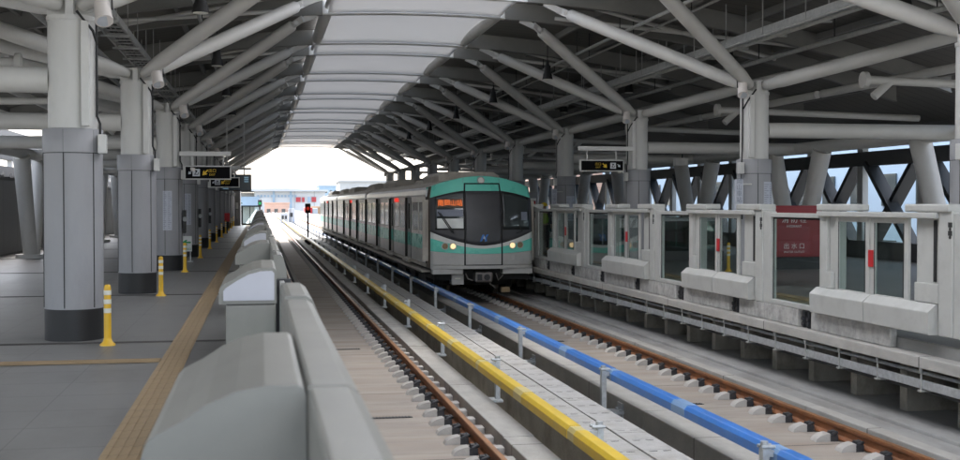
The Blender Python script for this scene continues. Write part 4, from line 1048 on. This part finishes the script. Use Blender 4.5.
# car bodies
PROFB = [(-1.42,.95),(-1.42,3.0),(-1.40,3.12),(-1.22,3.34),(-.8,3.46),(0,3.52),(.8,3.46),(1.22,3.34),(1.40,3.12),(1.42,3.0),(1.42,.95)]
cars = [(35.2,55.2,(40.3,45.5,50.7),42.9), (56.1,76.6,(61.4,66.3,71.2),64.8), (77.5,98.6,(82.6,87.6,92.6),88.0)]
for ci, (ya, yb, doors, led) in enumerate(cars):
    car = MB().prism([(TC+x, z) for x, z in PROFB], ya, yb).build('car_body', 'train_brown', train)
    rp = [(-1.50,3.02),(-1.52,3.05),(-1.50,3.20),(-1.42,3.30),(-1.25,3.385),(-.8,3.50),(0,3.56),(.8,3.50),(1.25,3.385),(1.42,3.30),(1.50,3.20),(1.52,3.05),(1.50,3.02)]
    top = [p_ for p_ in rp if p_[1] > 3.29]
    MB().prism([(TC+x, z) for x, z in [(-1.42,3.10)]+top+[(1.42,3.10)]], ya-.05, yb+.05, False).build('roof', 'train_roof', car)
    for sgn in (-1, 1):
        MB().prism([(TC+sgn*x, z) for x, z in [(1.43,3.0),(1.515,3.0),(1.525,3.06),(1.50,3.20),(1.43,3.285)]], ya-.04, yb+.04).build('cant_rail', 'train_band', car)
        MB().prism([(TC+sgn*x, z) for x, z in [(1.30,.90),(1.525,.90),(1.525,.99),(1.30,.99)]], ya, yb).build('sill', 'train_roof', car)
        MB().prism([(TC+sgn*x, z) for x, z in [(1.30,.74),(1.64,.74),(1.66,.80),(1.30,.80)]], ya, yb).build('step_board', 'train_roof', car)
        # wall panels between doors
        segs = []; a = ya
        for d in doors: segs.append((a, d-1.5)); a = d
        segs.append((a, yb))
        for (sa, sb) in segs:
            b = MB(); x0, x1 = TC+sgn*1.425, TC+sgn*1.51
            xa_, xb_ = x0, x1
            b.box(xa_, xb_, sa, sb, 1.845, 1.97); b.box(xa_, xb_, sa, sb, 2.84, 2.998); b.box(xa_, xb_, sa, sb, 1.0, 1.415)
            L_ = sb-sa; nw = max(1, int(L_/1.7)); 
            b.box(xa_, xb_, sa, sa+.28, 1.97, 2.84); b.box(xa_, xb_, sb-.28, sb, 1.97, 2.84)
            for q in range(1, nw): 
                yq = sa+.28+(L_-.56)*q/nw; b.box(xa_, xb_, yq-.06, yq+.06, 1.97, 2.84)
            w = b.build('wall_panel', 'stainless', car)
            MB().box(xa_, TC+sgn*1.512, sa+.002, sb-.002, 1.417, 1.843).build('side_band', 'train_teal', w)
            MB().box(xa_+sgn*.03, TC+sgn*1.495, sa+.28, sb-.28, 1.972, 2.838).build('window', 'window_glass', w)
            for e0 in (sa-.001, sb-.069): MB().box(TC+sgn*1.43, TC+sgn*1.518, e0, e0+.07, 1.0, 2.999).build('door_edge', 'door_seal', w)
        for d in doors:
            b = MB(); b.box(TC+sgn*1.425, TC+sgn*1.44, d-1.5, d, 1.0, 1.95); b.box(TC+sgn*1.425, TC+sgn*1.44, d-1.5, d, 2.8, 2.99)
            for q in (d-1.5, d-.86, d-.74, d-.12): b.box(TC+sgn*1.425, TC+sgn*1.44, q, q+.12, 1.95, 2.8)
            dr = b.build('door', 'stainless', car)
            MB().box(TC+sgn*1.426, TC+sgn*1.434, d-1.4, d-.1, 1.95, 2.8).build('window', 'window_glass', dr)
            MB().box(TC+sgn*1.426, TC+sgn*1.4415, d-1.49, d-.01, 1.42, 1.84).build('side_band', 'train_teal', dr)
            MB().box(TC+sgn*1.50, TC+sgn*1.62, d-1.5, d, .88, .985).build('threshold', 'train_roof', dr, .01)
    text_mesh('南岡山', .22, 'led_red', 'side_display', car, Matrix.Translation((TC-1.522, led, 2.91)) @ Matrix.Rotation(-PI/2, 4, 'Z') @ Matrix.Rotation(PI/2, 4, 'X') @ Matrix.Diagonal((2.2,.8,1,1)), .003)
    # roof equipment
    L_ = yb-ya
    for (q0, q1, zt, hw_) in ((.06,.24,3.78,.95),(.36,.50,3.66,.6),(.66,.90,3.78,.95)):
        yy0, yy1 = ya+L_*q0, ya+L_*q1
        b = MB(); b.prism([(TC-hw_,3.36),(TC-hw_,zt-.12),(TC-hw_*.8,zt),(TC+hw_*.8,zt),(TC+hw_,zt-.12),(TC+hw_,3.36)], yy0, yy1)
        b.build('air_conditioner', 'train_roof', car, .03)
for ya, yb in ((55.2,56.1),(76.6,77.5)):
    b = MB()
    for q in range(8):
        y = ya+(yb-ya)*q/8; w_ = 1.34 if q % 2 else 1.28; b.prism([(TC-w_,1.0),(TC-w_,3.2),(TC-w_+.2,3.38),(TC+w_-.2,3.38),(TC+w_,3.2),(TC+w_,1.0)], y, y+(yb-ya)/8-.005)
    b.build('gangway_bellows', 'train_brown', train)
# cab side walls, lofted from the front edge to the first car
for sgn in (-1, 1):
    vs = []; fs = []; zs = [.90+i*(3.30-.90)/20 for i in range(21)]
    for z in zs:
        w = wof(z); vs += [(TC+sgn*w, fy(1, z)+.015, z), (TC+sgn*min(w,1.5), 35.2, z), (TC+sgn*(w-.05), 35.2, z), (TC+sgn*(w-.05), fy(1, z)+.02, z)]
    for i in range(20):
        k = i*4; fs += [(k,k+1,k+5,k+4),(k+2,k+3,k+7,k+6),(k+1,k+2,k+6,k+5),(k+3,k,k+4,k+7)]
    b = MB(); b.add(vs, fs, True); b.build('cab_side', 'train_brown', train)
    b = MB(); b.bar((TC+sgn*(HW+.02), 34.75, 1.1), (TC+sgn*(HW+.02), 34.75, 2.9), .03, .30, up=(1,0,0)); b.tube([(TC+sgn*(HW+.06),34.62,1.5),(TC+sgn*(HW+.06),34.62,2.6)], .016, 6); b.build('cab_door', 'train_roof', train)
# cab roof
vs = []; fs = []; ns = 24
for i in range(ns+1):
    s = -1+2*i/ns; z = ztop(s); zz = min(z-.03, 3.56-.26*abs(s)**2.2)
    vs += [(TC+s*wof(z), fy(s, z)+.02, z-.004), (TC+s*1.5, 35.2, zz), (TC+s*1.5, 35.2, zz-.08), (TC+s*wof(z), fy(s, z)+.06, z-.08)]
for i in range(ns):
    k = i*4; fs += [(k,k+4,k+5,k+1),(k+2,k+6,k+7,k+3),(k+3,k+7,k+4,k),(k+1,k+5,k+6,k+2)]
b = MB(); b.add(vs, fs, True); b.build('cab_roof', 'train_teal', train)
MB().box(TC-1.35, TC+1.35, 34.5, 35.19, 1.0, 3.2).build('cab_interior', 'under_black', train)

# ------------------------------------------------------------------ beyond the station
def signal(x, y, zt, label, m):
    root = thing('railway_signal', label, 'signal', (x, y, -.2), None)
    MB().tube([(x,y,-.2),(x,y,zt)], .07, 10).build('mast', 'signal_black', root)
    MB().box(x-.20,x+.20,y-.06,y+.2,zt-.1,zt+.62).build('head', 'signal_black', root, .05)
    MB().tube([(x,y-.12,zt+.25),(x,y-.065,zt+.25)], .13, 14).build('lamp', m, root)
    b = MB(); b.tube([(x,y-.3,zt+.25),(x,y-.066,zt+.25)], .16, 14, cap=False); b.box(x-.25,x+.25,y-.15,y+.15,-.2,.15); b.build('hood','signal_black',root)
signal(3.45, 88, 2.2, 'black railway signal with a red light standing between the tracks', 'signal_red')
signal(.0, 122, 2.6, 'black railway signal with a green light above the farthest left gates', 'signal_green')
root = thing('relay_cabinet', 'pale equipment cabinet with dark openings beside the far track', 'cabinet', (4.2, 175, 0))
b = MB(); b.box(2.9,4.0,175,176.5,-.2,1.5); b.box(4.1,5.0,175.5,177,-.2,2.1); b.build('case','shed_white',root,.03)
b = MB(); b.box(3.1,3.4,174.95,174.99,.6,1.1); b.box(3.55,3.85,174.95,174.99,.6,1.1); b.box(4.3,4.7,175.45,175.49,.9,1.5); b.build('louvre','signal_black',root)
for i, (x, nm) in enumerate(((-1.2,'left'), (9.4,'right'))):
    tag(MB().box(x-.12, x+.12, YE+3, 400, -.6, .95).build('parapet', 'shed_white'), 'pale concrete parapet along the %s side of the viaduct beyond the station' % nm, 'parapet')
# large pale building closing the view
root = thing('depot_building', 'large pale building with red squares on its wall beyond the end of the tracks', 'building', (12, 430, -9))
MB().box(-2, 23, 430, 470, -9, 7.3).build('wall', 'shed_white', root)
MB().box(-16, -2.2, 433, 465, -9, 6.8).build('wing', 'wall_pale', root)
MB().prism([(-20,7.32),(-20,7.9),(4,8.15),(24,7.9),(24,7.32)], 428, 472).build('roof', 'shed_roof', root)
for (x, z, w, h_, m_) in ((12.6,3.5,1.7,1.7,'hydrant_red'),(14.8,3.5,.9,1.7,'hydrant_red'),(16.8,3.3,.9,2.0,'wall_blue'),(18.2,3.5,1.6,1.8,'hydrant_red'),(-9,1.8,9,3.6,'wall_blue')):
    if m_ == 'led_off': m_ = 'wall_pale'
    MB().box(x, x+w, 429.6, 429.95, z, z+h_).build('sign_panel', m_, root)
b = MB()
for q in range(12): b.box(-1+q*1.2, -.3+q*1.2, 429.7, 429.97, 5.2, 6.0)
b.box(4.5,5.2,429.6,429.99,-9,7.7); b.box(10.5,11.2,429.6,429.99,-9,7.7); b.build('window','wall_blue',root)
# other distant buildings
rows = [('office_block', 'pinkish low block left of the large pale building', -26,-12, 300,320, 4.6,'salmon_wall'),
        ('office_block', 'brown-red block in front of the left end of the large building', 1.5,9.5, 396,406, 2.9,'salmon_wall'),
        ('office_block', 'bluish block to the right of the large pale building', 44,60, 520,540, 10.5,'wall_blue'),
        ('office_block', 'hazy bluish block just left of the end of the train', 30,44, 620,650, 12,'wall_blue'),
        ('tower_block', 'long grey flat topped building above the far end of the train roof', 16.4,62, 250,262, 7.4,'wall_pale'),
        ('warehouse', 'tan container-like block right of the red-lit signal', 12.4,15.4, 300,310, 1.8,'crate_tan'),
        ('office_block', 'salmon tiled block seen through the outer openings of the right platform', 23.5,29.5, 100,124, 12,'salmon_wall'),
        ('office_block', 'bluish grey block close behind the right lattice wall', 27,33, 24,92, 15,'wall_blue'),
        ('office_block', 'pale apartment block behind the right lattice wall', 42,60, 60,110, 22,'wall_pale'),
        ('office_block', 'pale block behind the right end of the lattice wall', 34,50, 22,52, 12,'shed_white'),
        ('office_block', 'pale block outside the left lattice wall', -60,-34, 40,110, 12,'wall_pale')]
for (nm, lab, x0, x1, y0, y1, zt, m_) in rows:
    root = thing(nm, lab, 'building', ((x0+x1)/2, y0, -9))
    w = MB().box(x0, x1, y0, y1, -9, zt).build('wall', m_, root)
    MB().box(x0-.3, x1+.3, y0-.3, y1+.3, zt+.002, zt+.4).build('parapet', m_, root)
    if nm != 'warehouse':
        b = MB(); z = -6.
        while z < zt-2:
            n = int((x1-x0)/2.4)
            for i in range(n): b.box(x0+.7+i*2.4, x0+1.9+i*2.4, y0-.06, y0-.003, z, z+1.4)
            n = int((y1-y0)/2.8)
            for i in range(min(n,40)):
                sx_ = x0 if x0 > 4 else x1; b.box(sx_-.06, sx_+.06, y0+.8+i*2.8, y0+2.0+i*2.8, z, z+1.4)
            z += 2.9
        tag(b.build('windows', 'window_glass', root), kind='stuff')
root = thing('truck', 'red truck with white cab beyond the far tracks', 'truck', (13.5, 262, -9))
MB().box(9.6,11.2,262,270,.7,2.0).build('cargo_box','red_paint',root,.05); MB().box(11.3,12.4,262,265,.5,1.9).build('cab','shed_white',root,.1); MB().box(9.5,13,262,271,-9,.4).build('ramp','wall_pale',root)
b = MB(); b.box(10.0,10.6,261.9,261.99,1.1,1.6); b.build('marking','shed_white',root)
# guideway on the right, grey stripes
for i,(x,z) in enumerate(((12,.4),(16,.9))):
    tag(MB().box(x, x+1.2, 125, 420, -9, z).build('guideway_beam', 'wall_blue'), ['bluish grey guideway wall right of the far tracks','second bluish guideway wall farther right of the far tracks'][i], 'guideway')
# hills
b = MB(); vs = []; fs = []; n = 60
for i in range(n+1):
    x = -900+i*30; h_ = 42*math.exp(-((x-45)/75)**2)+4*math.sin(x*.02)+14
    vs += [(x,2600,-9),(x,2750,-9+h_),(x,3000,-9+h_*.8)]
for i in range(n):
    k=i*3; fs += [(k,k+3,k+4,k+1),(k+1,k+4,k+5,k+2)]
b.add(vs, fs, True); struct(b, 'hills', 'hill_green')
# trees and shrubs beyond the end gate
def tree(x, y, z0, h_, r_, label, nleaf=1400):
    root = thing('broadleaf_tree', label, 'tree', (x,y,z0), 'trees beyond the left end gate')
    b = MB(); b.tube([(x,y,z0),(x+.1,y,z0+h_*.35),(x-.1,y+.1,z0+h_*.7)],[.22,.16,.07],8)
    for k in range(7):
        a = k*2.4; b.tube([(x,y,z0+h_*(.35+.05*k)),(x+math.cos(a)*r_*.6,y+math.sin(a)*r_*.6,z0+h_*(.6+.05*k))],[.07,.02],5)
    b.build('trunk','bark',root)
    vs=[]; fs=[]; rnd = random.Random(int(x*10+y))
    cl = [(rnd.uniform(-.6,.6)*r_, rnd.uniform(-.6,.6)*r_, h_*rnd.uniform(.45,.95), r_*rnd.uniform(.3,.5)) for _ in range(10)]
    for q in range(nleaf):
        c = rnd.choice(cl); v = Vector((rnd.gauss(0,1),rnd.gauss(0,1),rnd.gauss(0,1))).normalized()*c[3]*rnd.uniform(.6,1.05)
        p = Vector((x+c[0],y+c[1],z0+c[2]))+v; a_ = Vector((rnd.gauss(0,1),rnd.gauss(0,1),rnd.gauss(0,1))).normalized()*.17; b_ = a_.cross(Vector((rnd.random(),rnd.random(),1))).normalized()*.12
        k=len(vs); vs += [p-a_,p+b_,p+a_,p-b_]; fs.append((k,k+1,k+2,k+3))
    MB().add(vs,fs).build('crown','leaf_green',root,fix=False)
for i,(x,y) in enumerate(((-4.5,128),(-9,140),(-3.6,150),(-14,132))):
    tree(x,y,-9,11.2+i*.5,2.6,'leafy tree beyond the left end gate, %s from the viewer' % ORD[i])


# ------------------------------------------------------------------ light, camera
w = bpy.data.worlds.new('World'); sc.world = w; w.use_nodes = True
nt = w.node_tree; bg_ = nt.nodes['Background']
sky = nt.nodes.new('ShaderNodeTexSky'); sky.sky_type = 'NISHITA'; sky.sun_disc = False
sky.sun_elevation = R(60); sky.sun_rotation = R(-8); sky.air_density = 1.0; sky.dust_density = 4.0; sky.altitude = 0
hs = nt.nodes.new('ShaderNodeHueSaturation'); hs.inputs['Saturation'].default_value = .55
nt.links.new(sky.outputs[0], hs.inputs['Color']); nt.links.new(hs.outputs[0], bg_.inputs['Color'])
bg_.inputs['Strength'].default_value = .13
sun = bpy.data.lights.new('Sun', 'SUN'); sun.energy = .5; sun.angle = R(30); sun.color = (1,.96,.9)
so = bpy.data.objects.new('Sun', sun); COL.objects.link(so)
az, el = R(-8), R(60)
d = Vector((math.sin(az)*math.cos(el), math.cos(az)*math.cos(el), math.sin(el)))   # direction towards the sun
so.rotation_euler = d.to_track_quat('Z', 'Y').to_euler()

cam = bpy.data.cameras.new('Camera'); co = bpy.data.objects.new('Camera', cam); COL.objects.link(co); sc.camera = co
cam.sensor_width = 36; cam.lens = 36*1190/960
cam.clip_start = .05; cam.clip_end = 6000
th = math.atan(220/1190); ph = math.atan(26/1190)
co.location = (0, 0, 2.78)
co.rotation_euler = (PI/2-ph, 0, -th)
cam.dof.use_dof = True; cam.dof.focus_distance = 33; cam.dof.aperture_fstop = 4.0
vs_ = sc.view_settings; vs_.view_transform = 'Standard'; vs_.look = 'None'; vs_.gamma = 1; vs_.use_curve_mapping = False
vs_.exposure = 3.1
sc.render.resolution_x = 1024; sc.render.resolution_y = 491
sc.cycles.max_bounces = 10; sc.cycles.diffuse_bounces = 6; sc.cycles.transparent_max_bounces = 24
